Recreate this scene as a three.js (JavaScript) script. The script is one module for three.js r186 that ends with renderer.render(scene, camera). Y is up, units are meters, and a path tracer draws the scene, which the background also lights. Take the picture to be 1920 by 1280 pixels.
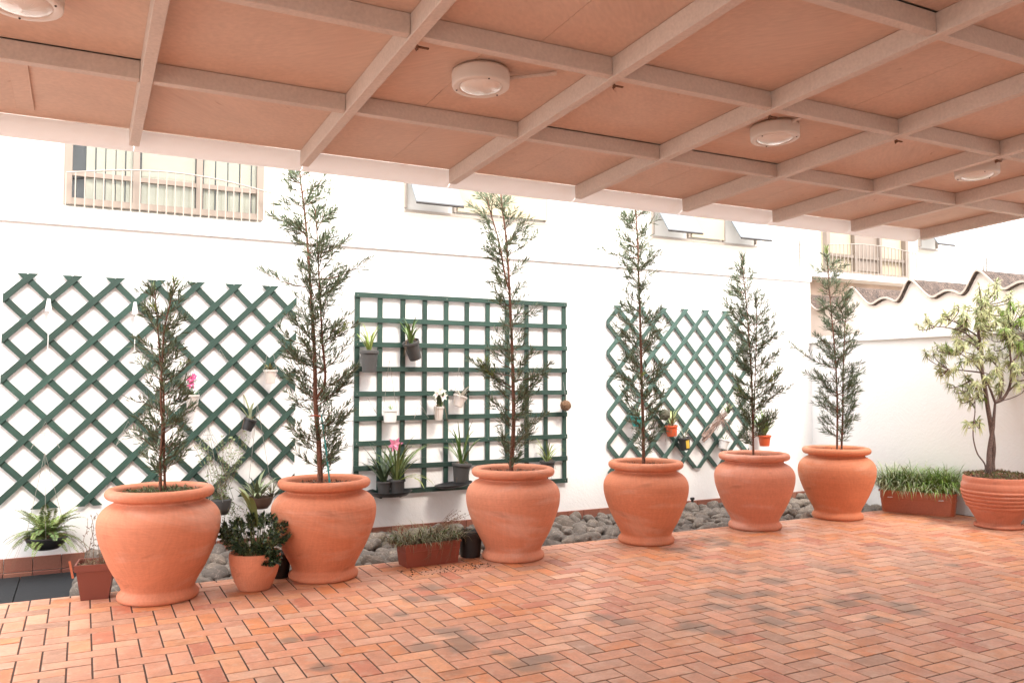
import * as THREE from 'three';
import { mergeGeometries } from 'three/addons/utils/BufferGeometryUtils.js';
import { RoundedBoxGeometry } from 'three/addons/geometries/RoundedBoxGeometry.js';
import { ImprovedNoise } from 'three/addons/math/ImprovedNoise.js';

// ---------------------------------------------------------------- camera, sky, sun, exposure
const scene = new THREE.Scene();
const camera = new THREE.PerspectiveCamera(44.87, 1.5, 0.05, 400);
const YAW = 27.45 * Math.PI / 180, PITCH = 2.7 * Math.PI / 180;
camera.position.set(0, 1.5, 0);
camera.lookAt(Math.sin(YAW) * Math.cos(PITCH), 1.5 + Math.sin(PITCH), -Math.cos(YAW) * Math.cos(PITCH));
camera.updateMatrixWorld(true); camera.updateProjectionMatrix();
const RIGHT = new THREE.Vector3(Math.cos(YAW), 0, Math.sin(YAW));          // picture right, used for the widths read off the trees
const BACK = new THREE.Vector3(Math.sin(YAW), 0, -Math.cos(YAW));

const renderer = new THREE.WebGLRenderer({ antialias: true });
renderer.setSize(1024, 682);
renderer.toneMapping = THREE.LinearToneMapping;
renderer.toneMappingExposure = 5.1;
renderer.shadowMap.enabled = true;

{ // overcast sky: brighter overhead, soft cloud cover
  const W = 256, H = 128, d = new Float32Array(W * H * 4), n = new ImprovedNoise();
  for (let j = 0; j < H; j++) for (let i = 0; i < W; i++) {
    const el = ((j + 0.5) / H - 0.5) * Math.PI, az = (i + 0.5) / W * Math.PI * 2, k = (j * W + i) * 4;
    const s = Math.sin(el), c = Math.cos(el);
    if (s > -0.02) {
      let L = 0.62 + 0.5 * Math.max(0, s);
      const x = Math.cos(az) * c, z = Math.sin(az) * c;
      L *= 1 + 0.10 * n.noise(x * 2.3, s * 4, z * 2.3) + 0.06 * n.noise(x * 6, s * 9, z * 6);
      d[k] = L * 1.0; d[k + 1] = L * 1.0; d[k + 2] = L * 1.02;
    } else { d[k] = 0.26; d[k + 1] = 0.24; d[k + 2] = 0.22; }
    d[k + 3] = 1;
  }
  const sky = new THREE.DataTexture(d, W, H, THREE.RGBAFormat, THREE.FloatType);
  sky.mapping = THREE.EquirectangularReflectionMapping; sky.magFilter = THREE.LinearFilter; sky.minFilter = THREE.LinearFilter; sky.needsUpdate = true;
  scene.background = sky; scene.environment = sky;
}
const sun = new THREE.DirectionalLight(0xfff4e6, 1.0);
sun.position.set(6, 19, 9.8); sun.target.position.set(3, 0, -6.5);
sun.castShadow = true; sun.shadow.radius = 30; sun.shadow.mapSize.set(2048, 2048);
Object.assign(sun.shadow.camera, { left: -14, right: 14, top: 14, bottom: -14, near: 1, far: 50 });
scene.add(sun, sun.target);

// ---------------------------------------------------------------- helpers
const noise = new ImprovedNoise();
const fbm = (x, y, z, o = 4) => { let a = 1, s = 0, t = 0; for (let i = 0; i < o; i++) { s += a * noise.noise(x, y, z); t += a; x *= 2.03; y *= 2.03; z *= 2.03; a *= 0.5; } return s / t; };
function rng(seed) { let a = seed >>> 0; return () => { a |= 0; a = a + 0x6D2B79F5 | 0; let t = Math.imul(a ^ a >>> 15, 1 | a); t = t + Math.imul(t ^ t >>> 7, 61 | t) ^ t; return ((t ^ t >>> 14) >>> 0) / 4294967296; }; }
const V = (x, y, z) => new THREE.Vector3(x, y, z);
const lerp = (a, b, t) => a + (b - a) * t, clamp = (x, a, b) => Math.min(b, Math.max(a, x));
const sstep = (a, b, x) => { const t = clamp((x - a) / (b - a), 0, 1); return t * t * (3 - 2 * t); };
const taken = new Map();
function numbered(name) { const n = taken.get(name) || 0; taken.set(name, n + 1); return n ? name + '_' + String(n).padStart(3, '0') : name; }
function shade(o) { o.traverse(m => { if (m.isMesh) { m.castShadow = true; m.receiveShadow = true; } }); return o; }
function obj(name, geo, mat, parent) {
  const g = Array.isArray(geo) ? mergeGeometries(geo.map(x => x.index ? x.toNonIndexed() : x)) : geo;
  const m = new THREE.Mesh(g, mat); m.castShadow = m.receiveShadow = true;
  m.name = parent ? name : numbered(name); (parent || scene).add(m); return m;
}
function thing(name, label, category, pos = [0, 0, 0], turn = 0, group) {
  const o = new THREE.Group(); o.name = numbered(name); scene.add(o);
  o.position.set(...pos); o.rotation.y = turn; o.userData = { label, category };
  if (group) o.userData.group = group; return o;
}
function struct(o, label, category) { o.userData = { label, category, kind: 'structure' }; return o; }
function stuff(o) { o.userData.kind = 'stuff'; return o; }
// box with uv in metres
function bx(w, h, d, x = 0, y = 0, z = 0) {
  const g = new THREE.BoxGeometry(w, h, d), u = g.attributes.uv, dims = [[d, h], [d, h], [w, d], [w, d], [w, h], [w, h]];
  for (let f = 0; f < 6; f++) for (let i = 0; i < 4; i++) { const k = f * 4 + i; u.setXY(k, u.getX(k) * dims[f][0] + x + z * 0.7, u.getY(k) * dims[f][1] + y); }
  g.translate(x, y, z); return g;
}
function rbx(w, h, d, x = 0, y = 0, z = 0, r = 0.004) {
  const g = new RoundedBoxGeometry(w, h, d, 1, Math.min(r, w * .45, h * .45, d * .45)); g.translate(x, y, z);
  const p = g.attributes.position, n = g.attributes.normal, uv = g.attributes.uv;
  for (let i = 0; i < p.count; i++) {
    const ax = Math.abs(n.getX(i)), ay = Math.abs(n.getY(i)), az = Math.abs(n.getZ(i));
    if (ax >= ay && ax >= az) uv.setXY(i, p.getZ(i), p.getY(i)); else if (ay >= az) uv.setXY(i, p.getX(i), p.getZ(i)); else uv.setXY(i, p.getX(i), p.getY(i));
  }
  return g;
}
// tapered tube through points
function tube(pts, r0, r1, sides = 6, closed = true) {
  const n = pts.length, pos = [], uv = [], idx = []; let N = null, acc = 0;
  for (let i = 0; i < n; i++) {
    const t = pts[Math.min(n - 1, i + 1)].clone().sub(pts[Math.max(0, i - 1)]).normalize();
    if (!N) N = Math.abs(t.y) < 0.9 ? V(0, 1, 0).cross(t).normalize() : V(1, 0, 0).cross(t).normalize();
    N = N.sub(t.clone().multiplyScalar(N.dot(t))).normalize(); const B = t.clone().cross(N);
    const r = Array.isArray(r0) ? r0[i] : lerp(r0, r1, i / (n - 1));
    if (i) acc += pts[i].distanceTo(pts[i - 1]);
    for (let k = 0; k <= sides; k++) { const a = k / sides * Math.PI * 2, c = Math.cos(a) * r, s = Math.sin(a) * r; pos.push(pts[i].x + N.x * c + B.x * s, pts[i].y + N.y * c + B.y * s, pts[i].z + N.z * c + B.z * s); uv.push(k / sides * 6.28 * r, acc); }
    if (i) for (let k = 0; k < sides; k++) { const a = (i - 1) * (sides + 1) + k, b = a + sides + 1; idx.push(a, a + 1, b, b, a + 1, b + 1); }
  }
  const g = new THREE.BufferGeometry(); g.setAttribute('position', new THREE.Float32BufferAttribute(pos, 3)); g.setAttribute('uv', new THREE.Float32BufferAttribute(uv, 2)); g.setIndex(idx); g.computeVertexNormals(); return g;
}
function smooth(pts, n) { return new THREE.CatmullRomCurve3(pts).getPoints(n); }
function lathe(profile, seg = 48) {
  const g = new THREE.LatheGeometry(profile.map(p => new THREE.Vector2(p[0], p[1])), seg);
  const uv = g.attributes.uv, p = g.attributes.position;
  for (let i = 0; i < uv.count; i++) uv.setXY(i, uv.getX(i), p.getY(i)); return g;
}
// leaves: flat faces gathered in one buffer, colours in the vertices
class Leaves {
  constructor() { this.p = []; this.c = []; this.i = []; }
  vert(v, c) { this.p.push(v.x, v.y, v.z); this.c.push(c[0], c[1], c[2]); return this.p.length / 3 - 1; }
  blade(b, dir, side, len, w, bend, c) {                   // pointed leaf of four faces, folded along the middle
    const n = dir.clone().cross(side).normalize();
    const m = b.clone().addScaledVector(dir, len * .45).addScaledVector(n, bend * .5), t = b.clone().addScaledVector(dir, len).addScaledVector(n, -bend * .6);
    const a0 = this.vert(b, c), a1 = this.vert(m.clone().addScaledVector(side, w / 2), c), a2 = this.vert(m.clone().addScaledVector(side, -w / 2), c), a3 = this.vert(t, c);
    this.i.push(a0, a1, a2, a1, a3, a2);
  }
  ribbon(pts, w, c0, c1, flatten = V(0, 1, 0)) {           // strap leaf along points
    const n = pts.length; let pa, pb;
    for (let k = 0; k < n; k++) {
      const t = pts[Math.min(n - 1, k + 1)].clone().sub(pts[Math.max(0, k - 1)]).normalize(); const s = t.clone().cross(flatten); if (s.lengthSq() < 1e-4) s.set(1, 0, 0); s.normalize();
      const f = k / (n - 1), ww = w * (f < .12 ? .55 + f * 3.5 : 1) * Math.sqrt(Math.max(0.01, 1 - f * f * f)) * .5, c = [lerp(c0[0], c1[0], f), lerp(c0[1], c1[1], f), lerp(c0[2], c1[2], f)];
      const a = this.vert(pts[k].clone().addScaledVector(s, ww), c), b = this.vert(pts[k].clone().addScaledVector(s, -ww), c);
      if (k) this.i.push(pa, a, pb, a, b, pb); pa = a; pb = b;
    }
  }
  arc(b, az, len, rise, droop, w, c0, c1, n = 6) {         // arching strap leaf
    const pts = [b.clone()]; for (let k = 1; k < n; k++) { const f = (k - .5) / (n - 1), e = Math.min(1.45, rise * 1.08) - droop * 1.7 * f * f, q = pts[k - 1].clone(); q.x += Math.cos(az) * Math.cos(e) * len / (n - 1); q.z += Math.sin(az) * Math.cos(e) * len / (n - 1); q.y += Math.sin(e) * len / (n - 1); pts.push(q); }
    this.ribbon(pts, w, c0, c1);
  }
  geo() { const g = new THREE.BufferGeometry(); g.setAttribute('position', new THREE.Float32BufferAttribute(this.p, 3)); g.setAttribute('color', new THREE.Float32BufferAttribute(this.c, 3)); g.setIndex(this.i); g.computeVertexNormals(); return g; }
}
function jitter(c, R, a = .3) { const k = 1 + (R() - .5) * 2 * a, h = (R() - .5) * a * .35; return [c[0] * k * (1 + h), c[1] * k, c[2] * k * (1 - h)]; }
function rdir(R) { const z = R() * 2 - 1, a = R() * 6.2832, s = Math.sqrt(1 - z * z); return V(Math.cos(a) * s, z, Math.sin(a) * s); }
function perp(d, R) { const s = rdir(R).cross(d); return s.lengthSq() < 1e-5 ? V(1, 0, 0) : s.normalize(); }

// ---------------------------------------------------------------- textures and materials
function tex(w, h, fn, srgb, rep) {
  const d = new Uint8Array(w * h * 4);
  for (let j = 0; j < h; j++) for (let i = 0; i < w; i++) { const c = fn(i / w, j / h, i, j), k = (j * w + i) * 4; d[k] = clamp(c[0], 0, 1) * 255; d[k + 1] = clamp(c[1], 0, 1) * 255; d[k + 2] = clamp(c[2], 0, 1) * 255; d[k + 3] = 255; }
  const t = new THREE.DataTexture(d, w, h, THREE.RGBAFormat); t.magFilter = THREE.LinearFilter; t.minFilter = THREE.LinearMipmapLinearFilter; t.generateMipmaps = true; t.wrapS = t.wrapT = THREE.RepeatWrapping;
  if (srgb) t.colorSpace = THREE.SRGBColorSpace; if (rep) t.repeat.set(rep[0], rep[1]); t.needsUpdate = true; return t;
}
const toS = x => x <= 0.0031308 ? x * 12.92 : 1.055 * Math.pow(x, 1 / 2.4) - 0.055;
const lin = c => [toS(c[0]), toS(c[1]), toS(c[2])];
// tileable noise on a torus
function tnoise(u, v, f, seed, o = 4) { const a = u * 6.28318, b = v * 6.28318, r = f / 6.28318; return fbm(Math.cos(a) * r + seed, Math.sin(a) * r + Math.cos(b) * r * 1.0, Math.sin(b) * r + seed * 1.7, o); }
const col = (r, g, b) => new THREE.Color().setRGB(r, g, b);
const mat = (c, o = {}) => new THREE.MeshStandardMaterial({ color: col(...c), roughness: .8, ...o });

const stuccoBump = tex(512, 512, (u, v) => { const n = .5 + .35 * tnoise(u, v, 40, 3, 4) + .2 * tnoise(u, v, 120, 9, 2); return [n, n, n]; }, false, [.8, .8]);
const stuccoMap = tex(512, 512, (u, v) => { const n = 1 + .035 * tnoise(u, v, 5, 21, 5) + .02 * tnoise(u, v, 60, 5, 3); return lin([.80 * n, .79 * n, .775 * n]); }, true, [.33, .33]);
const M = {};
M.wall = new THREE.MeshStandardMaterial({ map: stuccoMap, bumpMap: stuccoBump, bumpScale: .003, roughness: .9 });
M.facade = mat([.78, .76, .72], { roughness: .9, bumpMap: stuccoBump, bumpScale: .003 });
M.facadeShaded = mat([.66, .52, .44], { roughness: .9, bumpMap: stuccoBump, bumpScale: .003, map: tex(256, 256, (u, v) => { const n = .94 + .2 * tnoise(u, v, 7, 31, 5); return [n, n * .99, n * .97]; }, true, [.5, .5]) });  // same facade, its shade below the ledge put into a darker, pinker colour
const ceilGrain = tex(512, 512, (u, v) => { const n = .95 + .07 * tnoise(u, v, 4, 11, 5) + .06 * tnoise(u, v, 70, 17, 2); return [n, n * .99, n * .985]; }, true, [.9, .9]);
const ceilStain = tex(1024, 1024, (u, v) => { const n = .95 + .07 * tnoise(u, v, 6, 11, 5) + .05 * tnoise(u, v, 110, 17, 2), s = sstep(.28, .5, tnoise(u, v, 7, 63, 5)) * .16 + sstep(.46, .6, tnoise(u, v, 26, 29, 4)) * .2; return [n - s * .7, n * .99 - s, n * .985 - s * 1.15]; }, true, [.37, .37]);
M.panel = new THREE.MeshStandardMaterial({ color: col(.74, .56, .46), map: ceilStain, roughness: .7, bumpMap: stuccoBump, bumpScale: .001 });
M.beam = new THREE.MeshStandardMaterial({ color: col(.71, .62, .56), map: ceilGrain, roughness: .6 });
M.gutter = new THREE.MeshPhysicalMaterial({ color: col(.86, .83, .81), roughness: .9, transmission: .35, thickness: 0, map: tex(512, 512, (u, v) => { const d = sstep(.2, .6, tnoise(u, v, 5, 41, 5)); return lin([lerp(.98, .72, d), lerp(.98, .62, d), lerp(.98, .54, d)]); }, true, [.4, .4]) });
M.cover = mat([.4, .38, .36]);
M.rust = mat([.16, .07, .035], { roughness: .85 });
M.lampCase = mat([.72, .66, .61], { roughness: .4 });
M.lampGlass = new THREE.MeshPhysicalMaterial({ color: col(.8, .76, .72), roughness: .18, clearcoat: .6, bumpMap: stuccoBump, bumpScale: .004 });
// terracotta: thrown rings, rubbed vertical marks, pale bloom
const potMap = tex(1024, 512, (u, v) => {
  const ring = .028 * noise.noise(3.3, v * 60, 1.1) + .03 * noise.noise(7.3, v * 160, 5.1), m = tnoise(u, v, 6, 51, 5), st = tnoise(u * 4 % 1, v * .4, 30, 61, 3), f = tnoise(u, v, 90, 71, 2);
  const bl = .6 * sstep(.02, .42, tnoise(u, v, 5, 81, 5)), dk = sstep(.25, .5, tnoise(u, v, 8, 91, 4));
  let k = 1 + ring + .16 * m + .12 * st + .10 * f - .18 * dk;
  return lin([k * lerp(.60, .66, bl), k * lerp(.215, .35, bl), k * lerp(.115, .25, bl)]);
}, true, [1, 1.35]);
const potBump = tex(512, 512, (u, v) => { const n = .5 + .22 * noise.noise(1.3, v * 70, 2.2) + .15 * tnoise(u, v, 60, 33, 3) + .1 * tnoise(u * 3 % 1, v * .5, 40, 14, 2); return [n, n, n]; }, false, [1, 1.35]);
M.terracotta = new THREE.MeshStandardMaterial({ map: potMap, bumpMap: potBump, bumpScale: .0025, roughness: .72 });
M.pots = [[1, 1, 1], [.96, .9, .84], [1, 1.06, 1.12], [1, .97, .92], [1.02, 1.06, 1.16], [1, .95, .86]].map((c, i) => { const a = potMap.clone(); a.offset.set(i * .31, i * .17); a.needsUpdate = true; return new THREE.MeshStandardMaterial({ color: col(...c), map: a, bumpMap: potBump, bumpScale: .0032, roughness: .74 }); });
M.terracotta2 = new THREE.MeshStandardMaterial({ map: potMap, bumpMap: potBump, bumpScale: .002, roughness: .75, color: col(.84, .80, .85) });
M.soil = mat([.085, .05, .035], { roughness: 1, bumpMap: stuccoBump, bumpScale: .02 });
M.mossSoil = mat([.10, .085, .04], { roughness: 1, bumpMap: stuccoBump, bumpScale: .02 });
M.brownPlastic = mat([.20, .055, .035], { roughness: .5 });
M.orangePlastic = mat([.54, .155, .07], { roughness: .45, map: ceilGrain });
M.redPlastic = mat([.55, .09, .03], { roughness: .45 });
M.black = mat([.022, .022, .023], { roughness: .5 });
M.darkGrey = mat([.055, .052, .05], { roughness: .55 });
M.whitePlastic = mat([.75, .73, .70], { roughness: .4 });
M.clear = new THREE.MeshPhysicalMaterial({ color: col(.82, .76, .72), roughness: .3, transmission: .55, thickness: 0 });
M.teal = mat([.03, .30, .28], { roughness: .45 });
M.yellow = mat([.65, .42, .06], { roughness: .5 });
M.wire = mat([.30, .28, .25], { roughness: .5, metalness: .5 });
M.whiteCord = mat([.72, .70, .68], { roughness: .8 });
M.leaf = new THREE.MeshStandardMaterial({ vertexColors: true, roughness: .6, side: THREE.DoubleSide });
M.palm = new THREE.MeshPhysicalMaterial({ vertexColors: true, roughness: .9, side: THREE.DoubleSide, transmission: .3, thickness: 0 });
M.leafGloss = new THREE.MeshStandardMaterial({ vertexColors: true, roughness: .4, side: THREE.DoubleSide });
M.petal = new THREE.MeshPhysicalMaterial({ vertexColors: true, roughness: .6, side: THREE.DoubleSide, transmission: .3, thickness: 0 });
const barkTex = tex(128, 512, (u, v) => { const n = .8 + .5 * tnoise(u, v, 30, 6, 4) + .2 * noise.noise(u * 30, v * 6, 2); return [n, n, n]; }, true, [8, 3]);
M.bark = new THREE.MeshStandardMaterial({ color: col(.27, .115, .07), map: barkTex, roughness: .9 });
M.barkGrey = new THREE.MeshStandardMaterial({ color: col(.21, .14, .12), map: barkTex, roughness: .9 });
M.dryTwig = mat([.22, .13, .08], { roughness: .9 });
M.greenStem = mat([.16, .20, .08], { roughness: .7 });
const slatTex = tex(256, 1024, (u, v) => { const g = .85 + .35 * noise.noise(u * 46, v * 5, 3.3) + .2 * tnoise(u, v, 9, 27, 4); const w = sstep(.30, .55, tnoise(u, v, 14, 77, 4)); return lin([lerp(.022 * g, .10, w), lerp(.064 * g, .13, w), lerp(.047 * g, .11, w)]); }, true, [3, 1]);
M.slatPale = [1.7, 1.35, 2.1].map(k => new THREE.MeshStandardMaterial({ color: col(k * 1.45, k * .96, k * 1.08), map: slatTex, roughness: .45 }));  // paler, greyer tints of the slat colour for the smaller trellis
M.slat = [.8, .66, .95].map(k => new THREE.MeshStandardMaterial({ color: col(k, k, k), map: slatTex, roughness: .65, bumpMap: stuccoBump, bumpScale: .002 }));
const stoneMap = tex(512, 512, (u, v) => { const a = tnoise(u, v, 5, 2, 5), b = tnoise(u, v, 60, 8, 3), m = sstep(.1, .4, tnoise(u, v, 9, 19, 4)); const k = 1 + .3 * a + .5 * b; return lin([k * lerp(.165, .31, m), k * lerp(.135, .255, m), k * lerp(.11, .205, m)]); }, true);
const stoneBump = tex(256, 256, (u, v) => { const n = .5 + .5 * tnoise(u, v, 40, 22, 4); return [n, n, n]; });
M.stone = [[1, 1, 1], [.72, .71, .72], [1.15, 1.1, 1.05], [.85, .8, .76], [.55, .54, .56]].map(c => new THREE.MeshStandardMaterial({ color: col(...c), map: stoneMap, bumpMap: stoneBump, bumpScale: .006, roughness: .85 }));
M.slate = mat([.009, .010, .012], { roughness: .9, bumpMap: stuccoBump, bumpScale: .002 });
M.grout = mat([.075, .038, .026], { roughness: .95, bumpMap: stuccoBump, bumpScale: .004 });
M.tile = [[.30, .115, .075], [.34, .14, .09], [.27, .10, .07]].map(c => mat(c, { roughness: .6, map: ceilGrain }));
M.metalWhite = mat([.34, .29, .25], { roughness: .5 });
M.frame = mat([.25, .20, .165], { roughness: .5 });
M.blind = mat([.46, .39, .28], { roughness: .8 });
M.dark = mat([.035, .03, .028], { roughness: .6 });
M.glass = new THREE.MeshPhysicalMaterial({ color: col(.9, .94, .97), roughness: .04, transmission: 1, thickness: 0 });
M.frosted = new THREE.MeshStandardMaterial({ color: col(.15, .17, .19), roughness: .35 });
M.roofTile = mat([.15, .105, .085], { roughness: .9, bumpMap: stuccoBump, bumpScale: .03, map: tex(512, 512, (u, v) => { const n = .75 + .8 * tnoise(u, v, 90, 44, 3) + .3 * tnoise(u, v, 12, 4, 4); return [n, n * .98, n * .96]; }, true, [.6, .6]) });

// ---------------------------------------------------------------- ground, paving
const EDGE = -6.6, WALLZ = -8.1, WALLX = 8.8, BED = -0.15;
struct(obj('ground', (() => { const g = new THREE.PlaneGeometry(160, 160); g.rotateX(-Math.PI / 2); g.translate(0, -.32, 0); return g; })(), mat([.22, .19, .16])), 'plain earth under and around the yard', 'ground');

{ // herringbone brick paving, 24 x 12 cm bricks laid square to the walls
  const P = new THREE.Group(); P.name = 'brick_paving'; scene.add(P); struct(P, 'salmon red brick paving laid in herringbone across the yard', 'paving');
  const w = .1205, x0 = -2.5, x1 = WALLX, z1 = 1.6, ox = 1.645, oz = -4.255, R = rng(11);
  obj('mortar_bed', bx(x1 - x0, .25, z1 - EDGE, (x0 + x1) / 2, -.1282, (z1 + EDGE) / 2), M.grout, P);
  const bricks = [];
  for (let cz = Math.floor((EDGE - oz) / w) - 1; cz <= (z1 - oz) / w; cz++) for (let cx = Math.floor((x0 - ox) / w) - 1; cx <= (x1 - ox) / w; cx++) {
    const t = (((cx + cz + 2) % 4) + 4) % 4; let a;
    if (t === 0) a = [cx, cz, 2, 1]; else if (t === 2) a = [cx, cz, 1, 2]; else continue;
    const g = .0048, X0 = Math.max(x0, ox + a[0] * w) + g, X1 = Math.min(x1 - .01, ox + (a[0] + a[2]) * w) - g, Z0 = Math.max(EDGE, oz + a[1] * w) + g, Z1 = Math.min(z1, oz + (a[1] + a[3]) * w) - g;
    if (X1 - X0 < .03 || Z1 - Z0 < .03) continue;
    bricks.push({ X0, X1, Z0, Z1, id: [a[0], a[1], t] });
  }
  // one map for the whole floor: every brick its own clay tone, mottling, lichen and soot where the photograph has them
  const TW = 2048, TH = 1484, SX = x1 - x0, SZ = z1 - EDGE;
  const tones = [[.54, .235, .135], [.55, .255, .16], [.56, .21, .09], [.60, .315, .20], [.47, .165, .095], [.53, .265, .17], [.43, .225, .145], [.58, .26, .135]];
  const toneOf = new Map(); const key = (x, z) => x * 4096 + z;
  for (const b of bricks) { const q = R(), k = q < .26 ? 0 : q < .44 ? 1 : q < .54 ? 2 : q < .64 ? 3 : q < .72 ? 4 : q < .84 ? 5 : q < .88 ? 6 : 7, l = .9 + R() * .2; b.tone = tones[k].map(c => c * l); b.s = R() * 50; b.d = R();
    const [cx, cz, t] = b.id; toneOf.set(key(cx, cz), b); toneOf.set(t === 0 ? key(cx + 1, cz) : key(cx, cz + 1), b); }
  const stains = [[5.28, -6.12, .2], [4.73, -5.91, .16], [5.3, -5.94, .15], [4.63, -5.58, .1], [4.45, -5.17, .14], [4.58, -5.01, .12], [4.64, -4.67, .13], [4.03, -4.57, .15], [4.06, -4.47, .1], [4.31, -4.42, .11], [4.0, -4.15, .13], [3.77, -4.3, .12], [3.85, -3.89, .14], [4.11, -3.96, .08], [3.34, -4.03, .13], [3.41, -3.87, .09], [2.96, -4.45, .12], [3.01, -4.32, .1], [2.04, -5.44, .1], [2.26, -5.66, .12], [2.19, -5.37, .11], [1.84, -5.11, .07], [1.97, -4.62, .13], [1.99, -4.44, .14], [1.73, -4.43, .1], [1.91, -4.32, .1], [2.1, -3.92, .13], [2.08, -4.13, .08], [2.22, -3.96, .1], [4.86, -4.04, .13], [4.59, -3.99, .14], [4.88, -3.77, .12], [4.83, -3.65, .12], [4.49, -3.62, .1], [4.3, -4, .09], [1.09, -4.91, .06], [1.22, -4.89, .06], [1.14, -4.38, .07], [1.2, -4.01, .1], [6.32, -4.37, .08], [5.36, -4.65, .12]];
  const map = tex(TW, TH, (u, v) => {
    const x = x0 + u * SX, z = EDGE + v * SZ, b = toneOf.get(key(Math.floor((x - ox) / w), Math.floor((z - oz) / w)));
    if (!b) return lin([.45, .2, .13]);
    const m = fbm(x * 9 + b.s, z * 9, b.s, 4), f = noise.noise(x * 90, z * 90, b.s), pale = sstep(.08, .42, fbm(x * 14 + b.s * 2, z * 14, 3 + b.s, 3));
    const e = Math.min(x - b.X0, b.X1 - x, z - b.Z0, b.Z1 - z), rim = sstep(.018, .0, e) * .5 * sstep(-.2, .3, noise.noise(x * 30, z * 30, 7));
    let k = 1 + .32 * m + .16 * f, c = [b.tone[0] * k, b.tone[1] * k, b.tone[2] * k]; const p = clamp(.45 * pale + rim, 0, .8);
    c = [lerp(c[0], .56, p), lerp(c[1], .35, p), lerp(c[2], .25, p)];
    let s = 0; for (const q of stains) { const dx = x - q[0], dz = z - q[1]; if (Math.abs(dx) < .4 && Math.abs(dz) < .4) { const d = Math.hypot(dx, dz) / q[2]; s = Math.max(s, sstep(1.15, .35, d + .55 * fbm(x * 12, z * 12, 5 + q[0], 4) + .35 * (b.d - .5))); } }
    const sp = sstep(.42, .62, fbm(x * 2.1, z * 2.1, 9.1, 5) + .5 * (b.d - .5)) * .6 + sstep(.5, .7, fbm(x * 7, z * 7, 14, 3)) * .5; s = clamp(s * .62 + sp * .45, 0, .7);
    return lin([lerp(c[0], .145, s), lerp(c[1], .115, s), lerp(c[2], .09, s)]);
  }, true);
  const fineBump = tex(512, 512, (u, v) => { const n = .5 + .3 * tnoise(u, v, 70, 12, 3) + .25 * tnoise(u, v, 12, 37, 3); return [n, n, n]; }, false, [22, 16]);
  const fineRough = tex(512, 512, (u, v) => { const n = .62 + .3 * tnoise(u, v, 14, 57, 4); return [n, n, n]; }, false, [5, 4]);
  const bm = new THREE.MeshStandardMaterial({ map, bumpMap: fineBump, bumpScale: .0016, roughness: .8, roughnessMap: fineRough });
  function brickGeo(b) {
    const y0 = -.03, c = .0016, top = .0 + (R() - .5) * .0016, tx = (R() - .5) * .008, tz = (R() - .5) * .008, mx = (b.X0 + b.X1) / 2, mz = (b.Z0 + b.Z1) / 2;
    const Y = (x, z, y) => y + top + (x - mx) * tx + (z - mz) * tz, pos = [], uv = [], idx = [];
    const ring = (i, y) => [[b.X0 + i, b.Z0 + i], [b.X1 - i, b.Z0 + i], [b.X1 - i, b.Z1 - i], [b.X0 + i, b.Z1 - i]].map(([x, z]) => [x, Y(x, z, y), z]);
    const quad = (p, q, r, s) => { const n = pos.length / 3; for (const v of [p, q, r, s]) { pos.push(...v); uv.push((v[0] - x0) / SX, (v[2] - EDGE) / SZ); } idx.push(n, n + 2, n + 1, n, n + 3, n + 2); };
    const A = ring(c, 0), B = ring(0, -c), D = ring(0, y0); quad(...A);
    for (let k = 0; k < 4; k++) { const j = (k + 1) % 4; quad(B[k], B[j], A[j], A[k]); quad(D[k], D[j], B[j], B[k]); }
    const g = new THREE.BufferGeometry(); g.setAttribute('position', new THREE.Float32BufferAttribute(pos, 3)); g.setAttribute('uv', new THREE.Float32BufferAttribute(uv, 2)); g.setIndex(idx); g.computeVertexNormals(); return g;
  }
  for (const b of bricks) { const c = V((b.X0 + b.X1) / 2, 0, (b.Z0 + b.Z1) / 2), q = c.clone().project(camera), inF = c.clone().applyMatrix4(camera.matrixWorldInverse).z < -.3 && Math.abs(q.x) < 1.03 && Math.abs(q.y) < 1.06; b.view = inF ? (b.X1 - b.X0) * (b.Z1 - b.Z0) / Math.pow(c.distanceTo(camera.position), 3) : 0; }
  bricks.sort((a, b) => b.view - a.view);
  bricks.slice(0, 300).forEach((b, i) => { obj('brick' + (i ? '_' + String(i).padStart(3, '0') : ''), brickGeo(b), bm, P); });
  stuff(obj('brick_field', mergeGeometries(bricks.slice(300).map(brickGeo)), bm, P));
}

// ---------------------------------------------------------------- long boundary wall and right wall
{
  const L = thing('boundary_wall', 'long white rendered wall carrying the green trellises', 'wall');
  const x0 = -3.5, x1 = WALLX, len = x1 - x0, mx = (x0 + x1) / 2;
  obj('wall_face', bx(len, 3.14, .2, mx, 1.27, WALLZ - .1), M.wall, L);
  obj('coping', rbx(len + .02, .16, .26, mx, 2.92, WALLZ - .105, .008), M.wall, L).userData.label = 'white rendered band with a drip line along the wall top';
  const R = rng(5); let x = x0, i = 0;
  while (x < x1 - .05) { const w = Math.min(.205 + R() * .01, x1 - x - .004); obj('tile', rbx(w - .005, .115, .018, x + w / 2, -.035, WALLZ + .011, .003), M.tile[Math.floor(R() * 3)], L); obj('base_tile', rbx(w - .005, .05, .05, x + w / 2, -.122, WALLZ + .026, .003), M.tile[Math.floor(R() * 3)], L); x += w; i++; }

  const B = thing('side_wall', 'lower white rendered wall behind the grass trough, meeting the long wall', 'wall');
  obj('wall_face', bx(.2, 2.3, 8.1, WALLX + .1, -.3 + 1.15, WALLZ + 4.05), M.wall, B);
  obj('coping', [rbx(.30, .05, 8.1, WALLX + .10, 2.025, WALLZ + 4.05, .008), rbx(.26, .035, 8.1, WALLX + .1, 2.0675, WALLZ + 4.05, .008)], M.wall, B);
}
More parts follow.
